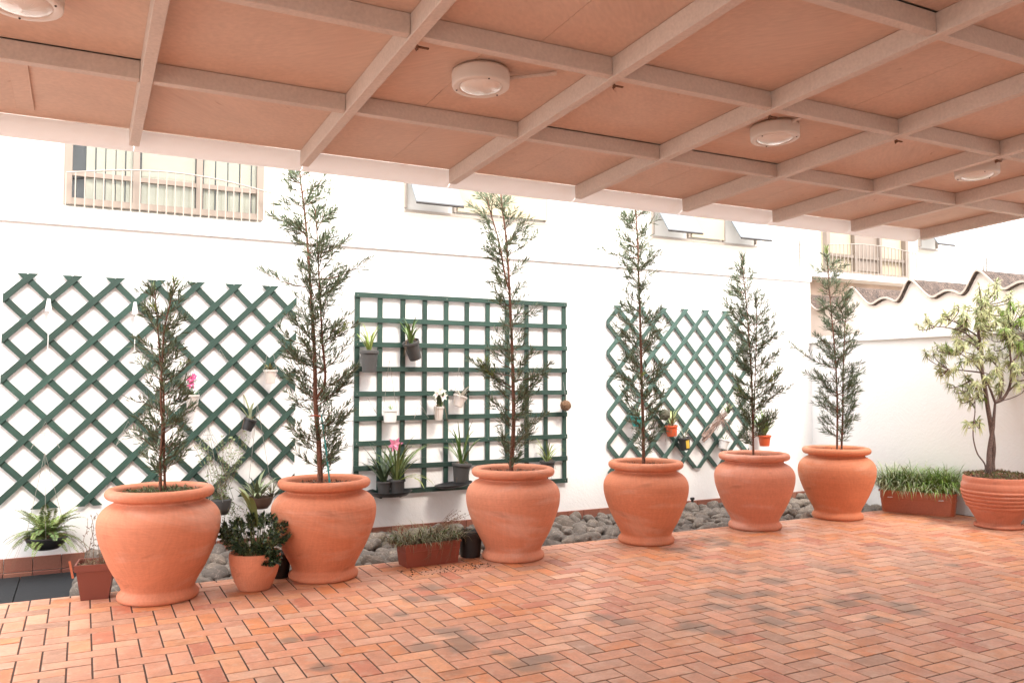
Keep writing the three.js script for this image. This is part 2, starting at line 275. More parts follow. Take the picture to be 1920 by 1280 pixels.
{ // bed between paving and wall
  const b = obj('planting_bed', bx(WALLX + 3.5, .1, EDGE - WALLZ, (WALLX - 3.5) / 2, BED - .05, (EDGE + WALLZ) / 2), M.soil); struct(b, 'sunken strip of dark earth along the foot of the long wall', 'ground');
  const slab = (label, xa, xb) => { const o = obj('slate_slab', rbx(xb - xa - .006, .03, 1.34, (xa + xb) / 2, BED + .0155, -7.35, .004), M.slate); o.userData = { label, category: 'slab', group: 'dark slabs in the sunken strip' }; };
  slab('black slate slab in the sunken strip, touching the first round stones', -.42, .02);
  slab('black slate slab in the sunken strip, away from the stones', -.9, -.42);
}
{ // river stones
  const bed = new THREE.Group(); bed.name = 'stone_bed'; scene.add(bed); struct(bed, 'grey river stones heaped along the foot of the long wall', 'stones');
  const variants = [1, 2, 3, 4, 5, 6].map(s => { const g = new THREE.IcosahedronGeometry(1, 3), p = g.attributes.position, uv = g.attributes.uv;
    for (let i = 0; i < p.count; i++) { const v = V(p.getX(i), p.getY(i), p.getZ(i)), k = 1 + .34 * noise.noise(v.x * 1.1 + s * 9, v.y * 1.1, v.z * 1.1) + .16 * noise.noise(v.x * 2.6, v.y * 2.6 + s * 5, v.z * 2.6); uv.setXY(i, v.x * .6 + v.z * .25 + s * .3, v.y * .6 + v.z * .4); v.multiplyScalar(k); v.y = Math.sign(v.y) * Math.pow(Math.abs(v.y), .85); p.setXYZ(i, v.x, v.y, v.z); }
    const w = mergeGeometries([g]); w.deleteAttribute('normal'); w.computeVertexNormals();
    // smooth normals by position
    const acc = new Map(), pp = w.attributes.position, nn = w.attributes.normal, kk = i => Math.round(pp.getX(i) * 1e4) + '_' + Math.round(pp.getY(i) * 1e4) + '_' + Math.round(pp.getZ(i) * 1e4);
    for (let i = 0; i < pp.count; i++) { const q = kk(i), a = acc.get(q) || V(0, 0, 0); a.add(V(nn.getX(i), nn.getY(i), nn.getZ(i))); acc.set(q, a); }
    for (let i = 0; i < pp.count; i++) { const a = acc.get(kk(i)).clone().normalize(); nn.setXYZ(i, a.x, a.y, a.z); } return w; });
  const R = rng(77); let n = 0;
  const hid = []; // stones wholly behind the big pots join one mesh
  const potsXZ = [[.499, -6.279], [1.671, -6.35], [3.282, -6.298], [4.705, -6.338], [6.133, -6.419], [7.38, -6.464]];
  const put = (x, z, s, lift) => {
    const sc = V(s * (.9 + R() * .55), s * (.55 + R() * .35), s * (.7 + R() * .4)), e = new THREE.Euler((R() - .5) * .6, R() * 6.28, (R() - .5) * .6), g = variants[Math.floor(R() * 6)], m = M.stone[Math.floor(R() * R() * 4.99)];
    const back = potsXZ.some(([px, pz]) => Math.abs(px * z / pz - x) < .29 * z / pz), d = V(x, lift, z).project(camera);
    if (back || Math.abs(d.x) > 1.05 || n >= 300) { const q = g.clone(); q.applyMatrix4(new THREE.Matrix4().compose(V(x, lift, z), new THREE.Quaternion().setFromEuler(e), sc)); hid.push(q); return; }
    const o = obj('stone' + (n ? '_' + String(n).padStart(3, '0') : ''), g, m, bed); n++; o.scale.copy(sc); o.rotation.copy(e); o.position.set(x, lift, z);
  };
  const rows = 9;
  for (let j = 0; j < rows; j++) for (let i = 0; i < 54; i++) {
    const x = .02 + i * .163 + (j % 2) * .08 + (R() - .5) * .07, z = EDGE - .09 - j * .152 + (R() - .5) * .06; if (x > 8.7 || x < .0 || (j > 4 && x < .12)) continue;
    const s = .058 + R() * R() * .062; put(x, z, s, -.085 + (j / rows) * .05 + (R() - .5) * .045 + (s - .07) * .35);
  }
  stuff(obj('hidden_stones', mergeGeometries(hid), M.stone[0], bed));
  const low = []; for (let k = 0; k < 420; k++) { const g = variants[k % 6].clone(), s = .05 + R() * .05; g.scale(s * 1.2, s * .7, s); g.rotateY(R() * 6.28); g.translate(.05 + R() * 8.6, -.115 + R() * .03, EDGE - .1 - R() * 1.32); low.push(g); }
  stuff(obj('under_stones', mergeGeometries(low), M.stone[1], bed));
}

// ---------------------------------------------------------------- neighbour's house, scalloped wall
{
  const Z = -8.95, A = thing('apartment_building', 'pale apartment building rising behind the long wall', 'building');
  obj('wall_face', bx(19.5, 4.6, .4, 3.6, 3.1 + 2.3, Z - .25), M.facade, A);
  obj('lower_wall', bx(19.5, 3.35, .3, 3.6, -.3 + 3.35 / 2, Z - .28), M.facadeShaded, A);
  obj('ledge', rbx(19.5, .09, .42, 3.6, 3.085, Z - .02, .008), M.facade, A);
  obj('lower_frame', [bx(.5, .05, .06, 9.98, 2.62, Z - .1), bx(.05, 1.4, .06, 9.75, 1.9, Z - .1)], M.facadeShaded, A);
  function bigWindow(xa, xb, y0, y1, splits, kind) {
    const w = obj('window', bx(xb - xa, y1 - y0, .03, (xa + xb) / 2, (y0 + y1) / 2, Z - .035), kind === 'blinds' ? M.dark : M.blind, A);
    obj('frame', [bx(.07, y1 - y0, .08, xa + .035, (y0 + y1) / 2, Z + .02), bx(.07, y1 - y0, .08, xb - .035, (y0 + y1) / 2, Z + .02), bx(xb - xa - .14, .06, .07, (xa + xb) / 2, y0 + .03, Z + .02), bx(xb - xa - .14, .06, .07, (xa + xb) / 2, y1 - .03, Z + .02), bx(xb - xa - .14, .045, .05, (xa + xb) / 2, y0 + .3, Z + .015), ...splits.map(s => bx(.06, y1 - y0 - .12, .06, s, (y0 + y1) / 2, Z + .022))], M.frame, w);
    return w;
  }
  const w1 = bigWindow(-.2, 1.66, 3.19, 4.5, [.43, 1.02], 'blinds'); w1.userData.label = 'wide window with cream vertical blinds';
  const R = rng(9);
  for (let x = -.02; x < .4; x += .088) { const g = bx(.074 + R() * .012, 1.2, .006); g.rotateY((R() - .5) * .5); g.translate(x + .045, 3.84, Z + .0); obj('blind_slat', g, M.blind, w1); }
  obj('blind_panel', bx(.5, 1.2, .01, .73, 3.84, Z + .001), M.blind, w1);
  for (let x = 1.07; x < 1.58; x += .12) { const g = bx(.1 + R() * .01, 1.2, .006); g.rotateY((R() - .5) * .5); g.rotateZ((R() - .5) * .02); g.translate(x + .05, 3.84, Z + .0); obj('blind_slat', g, M.blind, w1); }
  obj('pane', bx(1.72, 1.19, .004, .73, 3.845, Z + .012), M.glass, w1);
  const w5 = bigWindow(10.03, 11.9, 3.13, 4.5, [10.68, 11.25], 'plain'); w5.userData.label = 'balcony window with beige shutters';
  obj('shutter', bx(.5, 1.2, .02, 10.97, 3.82, Z - .006), M.frame, w5);
  function railing(xa, xb, y0, h, arch) {
    const zz = Z + .16, r = obj('railing', tube(Array.from({ length: 25 }, (_, i) => { const f = i / 24; return V(lerp(xa, xb, f), y0 + h + arch * Math.sin(f * Math.PI), zz); }), .008, .008, 6), M.metalWhite, A);
    for (let i = 0; i <= 24; i++) { const f = i / 24, x = lerp(xa, xb, f), hh = h + arch * Math.sin(f * Math.PI); obj('bar', bx(.011, hh - .004, .011, x, y0 + hh / 2 - .002, zz), M.metalWhite, r); }
  }
  railing(-.18, 1.74, 3.13, .33, .11); railing(9.95, 11.95, 3.13, .42, .06);
  // hopper windows, two with the lower sash pushed outwards
  function hopper(xa, xb, y0, tilted) {
    const w = obj('window', bx(xb - xa, .9, .03, (xa + xb) / 2, y0 + .45, Z - .035), M.facade, A), n = tilted.length, s = (xb - xa) / n;
    obj('frame', [bx(xb - xa, .03, .04, (xa + xb) / 2, y0 + .015, Z), ...Array.from({ length: n + 1 }, (_, k) => bx(.03, .85, .04, clamp(xa + k * s, xa + .015, xb - .015), y0 + .475, Z + .002))], M.metalWhite, w);
    for (let k = 0; k < n; k++) { const sash = new THREE.Group(); const t = tilted[k]; const m = obj('sash', (() => { const g = bx(s - .05, .5, .012, 0, -.25, 0); g.rotateX(t ? -.62 : 0); g.translate(xa + (k + .5) * s, y0 + (t ? .46 : .56), Z + .035); return g; })(), t ? M.frosted : M.blind, w); if (t) obj('sash_rail', (() => { const g = bx(s - .05, .02, .02, 0, -.5, 0); g.rotateX(-.62); g.translate(xa + (k + .5) * s, y0 + .46, Z + .035); return g; })(), M.dark, m); }
  }
  hopper(3.25, 5.14, 3.44, [1, 0, 0]); hopper(6.78, 8.66, 3.42, [1, 0, 1]); hopper(12.25, 12.72, 3.66, [1]);

  const S = thing('scalloped_wall', 'cream wall with wavy tiled gables beyond the side wall', 'wall');
  const one = [[-7.84, 2.775], [-7.79, 2.755], [-7.68, 2.645], [-7.57, 2.54], [-7.50, 2.525], [-7.43, 2.555], [-7.35, 2.585], [-7.29, 2.585], [-7.22, 2.56], [-7.15, 2.53], [-7.10, 2.56], [-7.03, 2.67], [-6.985, 2.745]];
  const top = []; for (let k = -1; k < 5; k++) for (const [z, y] of one) top.push([z + k * .895, y + k * .012]);
  const crv = new THREE.CatmullRomCurve3(top.map(p => V(0, p[1], p[0]))).getPoints(240), X = 9.35;
  const sh = new THREE.Shape(); sh.moveTo(-crv[0].z, -.3); for (const p of crv) sh.lineTo(-p.z, p.y - .03); sh.lineTo(-crv[240].z, -.3); sh.closePath();
  const wg = new THREE.ExtrudeGeometry(sh, { depth: .16, bevelEnabled: false }); wg.rotateY(Math.PI / 2); wg.translate(X, 0, 0);
  obj('wall_face', wg, mat([.78, .69, .62], { roughness: .9, bumpMap: stuccoBump, bumpScale: .003 }), S);
  const band = (y0, y1, d, x) => { const s = new THREE.Shape(); crv.forEach((p, i) => i ? s.lineTo(-p.z, p.y + y1) : s.moveTo(-p.z, p.y + y1)); for (let i = 240; i >= 0; i--) s.lineTo(-crv[i].z, crv[i].y + y0); s.closePath(); const g = new THREE.ExtrudeGeometry(s, { depth: d, bevelEnabled: false }); g.rotateY(Math.PI / 2); g.translate(x, 0, 0); return g; };
  obj('tiled_roof', band(-.028, -.002, 1.3, X - .06), M.roofTile, S);
  obj('roof_edge', band(-.02, .006, .02, X - .075), mat([.5, .42, .36]), S);
  const posts = [['thin grey fence post with insulators at the end of the long wall', 8.72, 3.0, -8.2, .42], ['thin grey fence post standing on the scalloped wall, shorter one', 9.42, 2.5, -6.05, .36], ['thin pale pole with insulators behind the scalloped wall', 10.9, 2.55, -6.95, .62]];
  for (const [l, x, y, z, h] of posts) { const t = thing('fence_post', l, 'post', [x, y, z], 0, 'electric fence posts'); obj('pole', bx(.014, h, .014, 0, h / 2, 0), M.wire, t); for (let k = 1; k < 5; k++) obj('insulator', tube([V(0, h * k / 4.6, 0), V(.03, h * k / 4.6, .02)], .009, .009, 6), M.metalWhite, t); }
}

// ---------------------------------------------------------------- roof over the yard
{
  const T = thing('canopy_roof', 'flat timber canopy with coffered salmon ceiling, white gutter and beams', 'roof', [0, 2.932, -5.5]);
  T.rotation.x = -Math.atan(.045);
  const xs = [-1.9, -.83, .25, 1.29, 2.37, 3.45, 4.52, 5.55, 6.57, 7.58], zs = [1.055, 2.075, 3.095, 4.115, 5.135, 6.155], LZ = 7.05, D = .105, BW = .058;
  xs.forEach((x, i) => obj('beam', rbx(BW, D, LZ, x, D / 2, LZ / 2 - .005, .004), M.beam, T));
  for (const z of zs) for (let i = 0; i < xs.length - 1; i++) { const l = xs[i + 1] - xs[i] - BW - .002; obj('cross_beam', rbx(l, D - .008, .05, (xs[i] + xs[i + 1]) / 2, D / 2 + .004, z, .004), M.beam, T); }
  const edges = [-.012, ...zs, LZ - .01], R = rng(3);
  for (let i = 0; i < xs.length - 1; i++) for (let j = 0; j < edges.length - 1; j++) {
    const xa = xs[i] - .01, xb = xs[i + 1] + .01, za = edges[j], zb = edges[j + 1];
    const ga = R() < .45 ? .006 : -.02, two = R() < .5, y = D + .008;
    // ceiling boards rest on the beams; some were cut short and leave a dark slit
    const l = xs[i] + BW / 2 + (R() < .5 ? .008 : -.015), r = xs[i + 1] - BW / 2 + .015, f = (j ? za + .025 : za) - (j ? .015 : 0) + (R() < .4 && j ? .023 : 0), b = zb - .025 + .015, sp = lerp(l, r, .35 + R() * .3);
    const pnl = (a, c) => obj('ceiling_panel', bx(c - a, .012, b - f, (a + c) / 2, y, (f + b) / 2), M.panel, T);
    if (two) { pnl(l, sp - .0015); pnl(sp + .0015, r); } else pnl(l, r);
  }
  obj('batten', rbx(.09, .01, .86, -.32, D - .004, .56, .003), M.panel, T);
  obj('roof_cover', bx(xs.at(-1) - xs[0] + .3, .03, LZ + .0, (xs.at(-1) + xs[0]) / 2, D + .05, LZ / 2 + .1), M.cover, T);
  // half-round gutter, one length per bay
  const ring = new THREE.Shape(); ring.absarc(0, 0, .102, Math.PI, 2 * Math.PI, false); ring.lineTo(.097, 0); ring.absarc(0, 0, .097, 2 * Math.PI, Math.PI, true); ring.closePath();
  for (let i = 0; i < xs.length - 1; i++) { const l = xs[i + 1] - xs[i] - .006, g = new THREE.ExtrudeGeometry(ring, { depth: l, bevelEnabled: false, curveSegments: 20 }); g.rotateY(Math.PI / 2); g.translate(xs[i] + .003, .104, -.108); obj('gutter', g, M.gutter, T); }
  obj('gutter_end', (() => { const s = new THREE.Shape(); s.absarc(0, 0, .104, Math.PI, 2 * Math.PI, false); s.closePath(); const g = new THREE.ExtrudeGeometry(s, { depth: .006, bevelEnabled: false }); g.rotateY(Math.PI / 2); g.translate(7.577, .104, -.108); return g; })(), M.gutter, T);
  for (const [x, z] of [[1.34, 2.02], [2.42, 2.02], [3.50, 2.02], [4.57, 2.03], [5.6, 2.03]]) obj('hook', [bx(.055, .006, .012, x + .01, -.004, z), bx(.006, .02, .018, x - .018, -.008, z), tube([V(x - .02, -.006, z), V(x - .03, -.018, z + .004), V(x - .022, -.026, z)], .003, .002, 5)], M.rust, T);
  const h = thing('unseen_shade_wall', 'tall cream wall out of view, added to shade the yard from behind', 'wall'); obj('wall_face', bx(17, 8.6, .25, 5.2, 4.0, 1.6 + .13), M.facade, h);  // unseen wall, added and made tall to hold back sky and sun
  const lamps = [['round white ceiling lamp above the twin-tipped small conifer', -.25, 1.66], ['round white ceiling lamp with a side conduit, over the square grid trellis', 1.81, 1.66], ['round white ceiling lamp hung close to a rusty hook, two coffers from the conduit lamp', 3.86, 1.68], ['round white ceiling lamp near the open end of the canopy', 5.9, 1.68]];
  lamps.forEach(([l, x, z], i) => {
    const t = thing('ceiling_lamp', l, 'lamp', [x, 2.932 + .045 * z + D - .002, -5.5 + z], i * .8, 'round lamps on the canopy ceiling'); t.rotation.x = -Math.atan(.045);
    obj('housing', lathe([[.0, -.003], [.12, -.003], [.15, -.006], [.152, -.02], [.15, -.075], [.148, -.084], [.142, -.088], [.118, -.088], [.112, -.084], [.108, -.078]], 56), M.lampCase, t);
    obj('glass', lathe([[.111, -.08], [.105, -.088], [.085, -.098], [.05, -.106], [0, -.109]], 48), M.lampGlass, t);
    for (let k = 0; k < 3; k++) { const a = k * 2.09 + .4; obj('screw', (() => { const g = new THREE.SphereGeometry(.005, 8, 6); g.translate(Math.cos(a) * .13, -.089, Math.sin(a) * .13); return g; })(), M.dark, t); }
    if (i === 1) obj('conduit', tube([V(.14, -.02, .02).applyAxisAngle(V(0, 1, 0), -i * .8), V(.36, -.012, .17).applyAxisAngle(V(0, 1, 0), -i * .8)], .011, .011, 8), M.beam, t);
    if (i > 1) obj('conduit', tube([V(0, -.02, .14).applyAxisAngle(V(0, 1, 0), -i * .8), V(0, -.01, .36).applyAxisAngle(V(0, 1, 0), -i * .8)], .011, .011, 8), M.beam, t);
  });
}

// ---------------------------------------------------------------- trellises
function clipPoly(poly, nx, ny, d) { const out = []; for (let i = 0; i < poly.length; i++) { const a = poly[i], b = poly[(i + 1) % poly.length], da = a[0] * nx + a[1] * ny - d, db = b[0] * nx + b[1] * ny - d; if (da <= 0) out.push(a); if (da * db < 0) { const t = da / (da - db); out.push([lerp(a[0], b[0], t), lerp(a[1], b[1], t)]); } } return out; }
function slatGeo(poly, z, th, along) {
  const s = new THREE.Shape(poly.map(p => new THREE.Vector2(p[0], p[1]))), g = new THREE.ExtrudeGeometry(s, { depth: th - .003, bevelEnabled: true, bevelSize: .0015, bevelThickness: .0015, bevelSegments: 1 });
  const uv = g.attributes.uv, p = g.attributes.position, ax = along[0], ay = along[1]; for (let i = 0; i < p.count; i++) { const x = p.getX(i), y = p.getY(i); uv.setXY(i, (x * ay - y * ax) * 1.0 + p.getZ(i), x * ax + y * ay); }
  g.translate(0, 0, z + .0015); return g;
}
function diamondTrellis(label, x0, x1, y0, y1, nx, ny, px, py, w) {
  const T = thing('diamond_trellis', label, 'trellis', [0, 0, 0], 0, 'green diamond trellises'), R = rng(Math.round(x0 * 100 + 999)); let k = 0;
  for (const dir of [-1, 1]) for (let i = -30; i < 30; i++) {
    const L = Math.hypot(px, py), ux = px / L, uy = dir * py / L, cx = nx + i * px, cy = ny, h = w / 2;
    let poly = [[-9, -h], [9, -h], [9, h], [-9, h]].map(([a, b]) => [cx + a * ux - b * uy, cy + a * uy + b * ux]);
    poly = clipPoly(clipPoly(clipPoly(clipPoly(poly, 1, 0, x1), -1, 0, -x0), 0, 1, y1), 0, -1, -y0); if (poly.length < 3) continue;
    let area = 0; poly.forEach((p, q) => { const r = poly[(q + 1) % poly.length]; area += p[0] * r[1] - p[1] * r[0]; }); if (Math.abs(area) / 2 < .008) continue;
    obj('slat' + (k ? '_' + String(k).padStart(3, '0') : ''), slatGeo(poly, WALLZ + (dir > 0 ? .028 : .014), .0135, [ux, uy]), (x0 > 3 ? M.slatPale : M.slat)[Math.floor(R() * 3)], T); k++;
  }
  obj('spacer', [[.2, .2], [.8, .2], [.2, .8], [.8, .8]].map(([a, b]) => { const i = Math.round((lerp(x0, x1, a) - nx) / px), j = Math.round((ny - lerp(y0, y1, b)) / py); return bx(.03, .03, .012, nx + i * px, ny - j * py, WALLZ + .007); }), M.slat[0], T);
}
diamondTrellis('long green diamond trellis with the fern and pink orchid hung on it', -.605, 1.83, .42, 2.405, -.43, 2.36, .335, .34, .05);
diamondTrellis('smaller green diamond trellis with the orange, teal and yellow pots', 5.45, 7.62, .42, 2.385, 5.612, 2.355, .3315, .3555, .048);
{
  const T = thing('grid_trellis', 'green square grid trellis in the middle of the long wall', 'trellis'), R = rng(44), w = .048;
  for (let i = 0; i < 11; i++) { const x = 2.44 + i * .2425 + (R() - .5) * .006; obj('upright_slat', slatGeo([[x - w / 2, .355], [x + w / 2, .355], [x + w / 2, 2.385], [x - w / 2, 2.385]], WALLZ + .014, .0135, [0, 1]), M.slat[Math.floor(R() * 3)], T); }
  for (let j = 0; j < 9; j++) { const y = 2.36 - j * .2485 + (R() - .5) * .005; obj('cross_slat', slatGeo([[2.412, y - w / 2], [4.895, y - w / 2], [4.895, y + w / 2], [2.412, y + w / 2]], WALLZ + .028, .0135, [1, 0]), M.slat[Math.floor(R() * 3)], T); }
  for (let j = 0; j < 9; j += 2) for (const x of [2.44, 3.41, 3.9, 4.865]) obj('screw', (() => { const g = new THREE.SphereGeometry(.005, 6, 4); g.translate(x, 2.36 - j * .2485, WALLZ + .042); return g; })(), M.wire, T);
  obj('spacer', [[2.44, 2.36], [4.865, 2.36], [2.44, .372], [4.865, .372]].map(([x, y]) => bx(.03, .03, .012, x, y, WALLZ + .007)), M.slat[0], T);
}

// ---------------------------------------------------------------- large terracotta pots
const POT = [[0, 0], [.245, 0], [.26, .01], [.265, .026], [.262, .042], [.252, .056], [.242, .066], [.238, .076], [.241, .09], [.255, .12], [.28, .165], [.312, .225], [.341, .29], [.365, .35], [.384, .405], [.396, .455], [.401, .505], [.4, .54], [.391, .575], [.373, .607], [.347, .634], [.317, .652], [.297, .662], [.290, .671], [.293, .68], [.305, .686], [.327, .691], [.343, .7], [.352, .714], [.354, .73], [.349, .745], [.338, .756], [.322, .761], [.304, .759], [.29, .752], [.281, .74], [.277, .722], [.274, .7], [.27, .66]];
const potCurve = (() => { const c = new THREE.CatmullRomCurve3(POT.slice(1).map(p => V(p[0], p[1], 0)), false, 'centripetal').getPoints(110); return [[0, 0], ...c.map(p => [p.x, p.y])]; })();
const potGeo = lathe(potCurve, 96);
{ const p = potGeo.attributes.position; for (let i = 0; i < p.count; i++) { const x = p.getX(i), y = p.getY(i), z = p.getZ(i), k = 1 + .006 * noise.noise(x * 3, y * 4, z * 3); p.setXYZ(i, x * k, y, z * k); } potGeo.computeVertexNormals(); const n = potGeo.attributes.normal, S = 97; /* close the seam */ const rows = n.count / S; void rows; }
function soilGeo(r, y, seed, amp = .018) { const g = new THREE.CircleGeometry(r, 48, 0, Math.PI * 2), G = new THREE.RingGeometry(.001, r, 48, 9); G.rotateX(-Math.PI / 2); const p = G.attributes.position; for (let i = 0; i < p.count; i++) { const x = p.getX(i), z = p.getZ(i); p.setY(i, y + amp * fbm(x * 9 + seed, z * 9, seed, 3) + amp * .5 * (1 - Math.hypot(x, z) / r)); } G.computeVertexNormals(); void g; return G; }
const potAt = [[.499, -6.279], [1.671, -6.35], [3.282, -6.298], [4.705, -6.338], [6.133, -6.419], [7.38, -6.464]];
const potLabel = ['large terracotta pot with mossy earth, beside the small square brown pot', 'large terracotta pot holding the tree tied to a turquoise cane', 'large terracotta pot in front of the square grid trellis', 'large terracotta pot in front of the smaller trellis with orange pots, left of the red hanging pot', 'large terracotta pot standing under the small orange pot with the spiky green plant', 'large terracotta pot next to the long trough of grass'];
potLabel[3] = 'large terracotta pot below the small teal pot';
potAt.forEach(([x, z], i) => {
  const t = thing('terracotta_pot', potLabel[i], 'pot', [x, 0, z], i * 1.37, 'large terracotta pots in a row'), s = [1.0, .985, 1, .985, 1, 1.01][i]; t.scale.set(s, s, s);
  obj('body', potGeo, M.pots[i], t);
  obj('soil', soilGeo(.275, i === 0 ? .712 : .70, i * 3.1), i === 0 ? M.mossSoil : M.soil, t);
  const R = rng(300 + i), lv = new Leaves();                     // litter and moss on the earth
  for (let k = 0; k < (i === 0 ? 1500 : 380); k++) { const a = R() * 6.28, r = .27 * Math.sqrt(R()), d = rdir(R); d.y = Math.abs(d.y) * .5; d.normalize(); lv.blade(V(Math.cos(a) * r, (i === 0 ? .718 : .704) + R() * .012, Math.sin(a) * r), d, perp(d, R), .012 + R() * .028, .005 + R() * .006, 0, i === 0 && R() < .65 ? jitter([.10, .13, .04], R, .4) : jitter([.16, .09, .05], R, .5)); }
  stuff(obj('litter', lv.geo(), M.leaf, t));
});

// ---------------------------------------------------------------- the six slender conifers
const TREES = [
 {base:[0.499,-6.279],tr:[[[-0.001,0.728],[-0.002,0.954],[0.001,1.176],[-0.01,1.4],[-0.007,1.624],[0.007,1.849],[0.041,2.037],[0.075,2.207]],[[0.022,0.728],[0.012,1.028],[-0.003,1.4],[-0.026,1.624],[-0.049,1.849],[-0.068,2.037],[-0.082,2.157]]],pr:[[0.88,-0.06,0.108],[1.028,-0.186,0.161],[1.176,-0.196,0.177],[1.288,-0.154,0.193],[1.4,-0.171,0.229],[1.549,-0.174,0.151],[1.661,-0.207,0.149],[1.774,-0.179,0.109],[1.924,-0.167,0.144],[2.074,-0.14,0.16],[2.169,-0.124,0.14],[2.225,0.026,0.12]],ex:[]},
 {base:[1.671,-6.35],tr:[[[-0.033,0.746],[-0.049,1.02],[-0.073,1.307],[-0.084,1.595],[-0.1,1.885],[-0.124,2.218],[-0.148,2.51],[-0.177,2.803],[-0.209,3.056],[-0.228,3.246]],[[-0.008,1.472],[-0.028,1.802],[-0.049,2.134],[-0.064,2.384],[-0.079,2.635],[-0.098,2.845]]],pr:[[0.815,-0.075,0.027],[0.938,-0.221,0.129],[1.102,-0.264,0.148],[1.307,-0.287,0.216],[1.472,-0.289,0.186],[1.637,-0.353,0.225],[1.802,-0.376,0.183],[1.968,-0.358,0.181],[2.093,-0.318,0.18],[2.218,-0.278,0.116],[2.384,-0.259,0.177],[2.51,-0.261,0.176],[2.635,-0.283,0.112],[2.803,-0.348,0.048],[2.972,-0.35,0.034],[3.098,-0.31,-0.017],[3.225,-0.311,-0.061]],ex:[[[-0.12,2.218],[-0.537,2.372]],[[-0.133,2.28],[0.364,2.447]],[[-0.163,2.719],[-0.473,2.803]],[[-0.148,2.489],[0.196,2.615]],[[-0.095,1.802],[0.235,1.947]],[[-0.084,1.595],[-0.359,1.802]],[[-0.074,1.43],[0.213,1.595]]]},
 {base:[3.282,-6.298],tr:[[[-0.018,0.741],[0.004,1.104],[-0.0,1.468],[-0.009,1.789],[-0.023,2.111],[-0.042,2.481],[-0.069,2.805],[-0.097,3.015],[-0.111,3.178],[-0.12,3.249]],[[-0.065,2.388],[-0.125,2.712],[-0.194,2.945],[-0.231,3.108],[-0.25,3.202]]],pr:[[0.786,-0.078,0.059],[0.922,-0.146,0.128],[1.104,-0.215,0.242],[1.286,-0.215,0.196],[1.468,-0.192,0.174],[1.606,-0.33,0.311],[1.743,-0.238,0.22],[1.927,-0.147,0.174],[2.065,-0.124,0.152],[2.203,-0.147,0.106],[2.388,-0.147,0.106],[2.573,-0.217,0.106],[2.759,-0.309,0.129],[2.945,-0.333,0.106],[3.085,-0.379,0.06],[3.202,-0.38,-0.009]],ex:[[[-0.0,1.537],[-0.376,1.674]],[[-0.0,1.491],[0.334,1.651]],[[-0.023,2.065],[0.221,2.157]],[[-0.055,2.573],[0.222,2.782]],[[0.004,1.104],[0.301,1.218]],[[-0.032,2.203],[-0.216,2.342]]]},
 {base:[4.705,-6.338],tr:[[[-0.019,0.741],[-0.021,1.065],[-0.029,1.415],[-0.036,1.767],[-0.044,2.12],[-0.051,2.474],[-0.059,2.78],[-0.073,3.035],[-0.087,3.214],[-0.096,3.342]]],pr:[[0.816,-0.078,0.047],[1.015,-0.127,0.123],[1.215,-0.176,0.15],[1.365,-0.225,0.177],[1.566,-0.249,0.178],[1.716,-0.273,0.195],[1.918,-0.247,0.156],[2.069,-0.296,0.208],[2.221,-0.22,0.134],[2.373,-0.193,0.11],[2.576,-0.192,0.086],[2.729,-0.267,0.138],[2.882,-0.266,0.139],[3.035,-0.265,0.115],[3.163,-0.214,0.091],[3.291,-0.213,0.066]],ex:[[[-0.05,2.652],[-0.434,2.764]],[[-0.044,2.019],[-0.296,2.12]],[[-0.041,1.868],[0.248,2.069]],[[-0.028,1.465],[-0.309,1.616]],[[-0.033,1.566],[0.229,1.666]],[[-0.025,1.215],[0.202,1.415]],[[-0.056,2.576],[-0.217,2.627]]]},
 {base:[6.133,-6.419],tr:[[[-0.006,0.752],[-0.007,1.079],[-0.012,1.462],[-0.029,1.847],[-0.051,2.233],[-0.075,2.51],[-0.094,2.799]],[[0.004,1.079],[0.021,1.462],[0.037,1.847],[0.047,2.178],[0.044,2.372]]],pr:[[0.861,-0.075,0.1],[1.024,-0.155,0.19],[1.188,-0.18,0.258],[1.353,-0.206,0.288],[1.517,-0.22,0.307],[1.682,-0.24,0.238],[1.847,-0.255,0.241],[2.012,-0.253,0.243],[2.178,-0.251,0.191],[2.344,-0.265,0.138],[2.455,-0.275,0.084],[2.593,-0.19,0.031],[2.732,-0.15,-0.039]],ex:[[[-0.004,1.243],[0.383,1.451]],[[-0.01,1.627],[0.312,1.836]],[[-0.018,1.847],[0.298,2.001]],[[-0.031,2.067],[0.246,2.178]],[[-0.066,2.372],[-0.292,2.427]],[[-0.047,2.123],[-0.304,2.344]],[[-0.002,1.024],[0.269,1.188]]]},
 {base:[7.38,-6.464],tr:[[[0.009,0.756],[0.022,1.107],[0.017,1.518],[-0.004,1.931],[-0.032,2.345],[-0.055,2.702],[-0.068,2.971]],[[0.068,0.756],[0.086,1.107],[0.1,1.518],[0.119,1.931],[0.137,2.227],[0.147,2.464]]],pr:[[0.873,-0.047,0.129],[1.049,-0.132,0.191],[1.283,-0.187,0.242],[1.489,-0.242,0.27],[1.636,-0.24,0.232],[1.813,-0.207,0.218],[1.99,-0.175,0.239],[2.168,-0.171,0.242],[2.345,-0.186,0.228],[2.494,-0.166,0.219],[2.643,-0.163,0.074],[2.792,-0.161,0.047],[2.911,-0.099,-0.034]],ex:[[[0.002,1.636],[-0.5,1.931]],[[0.005,1.489],[-0.317,1.595]],[[0.099,1.459],[0.302,1.636]],[[-0.044,2.702],[-0.262,2.774]],[[-0.055,2.732],[0.118,2.78]]]},
];
const treeLabel = ['short conifer with two leading tips and mossy earth at its foot', 'tallest slender conifer, tied to a turquoise cane', 'slender conifer with bare red trunk in front of the square grid trellis', 'slender conifer with one straight stem in front of the smaller diamond trellis', 'slender conifer with a forked stem beside the spiky green plant in the orange pot', 'slender conifer with twin stems standing beside the grass trough'];
const treeSpec = [{ n: 74, r: .013 }, { n: 138, r: .026 }, { n: 104, r: .023 }, { n: 112, r: .019 }, { n: 108, r: .013 }, { n: 108, r: .014 }];
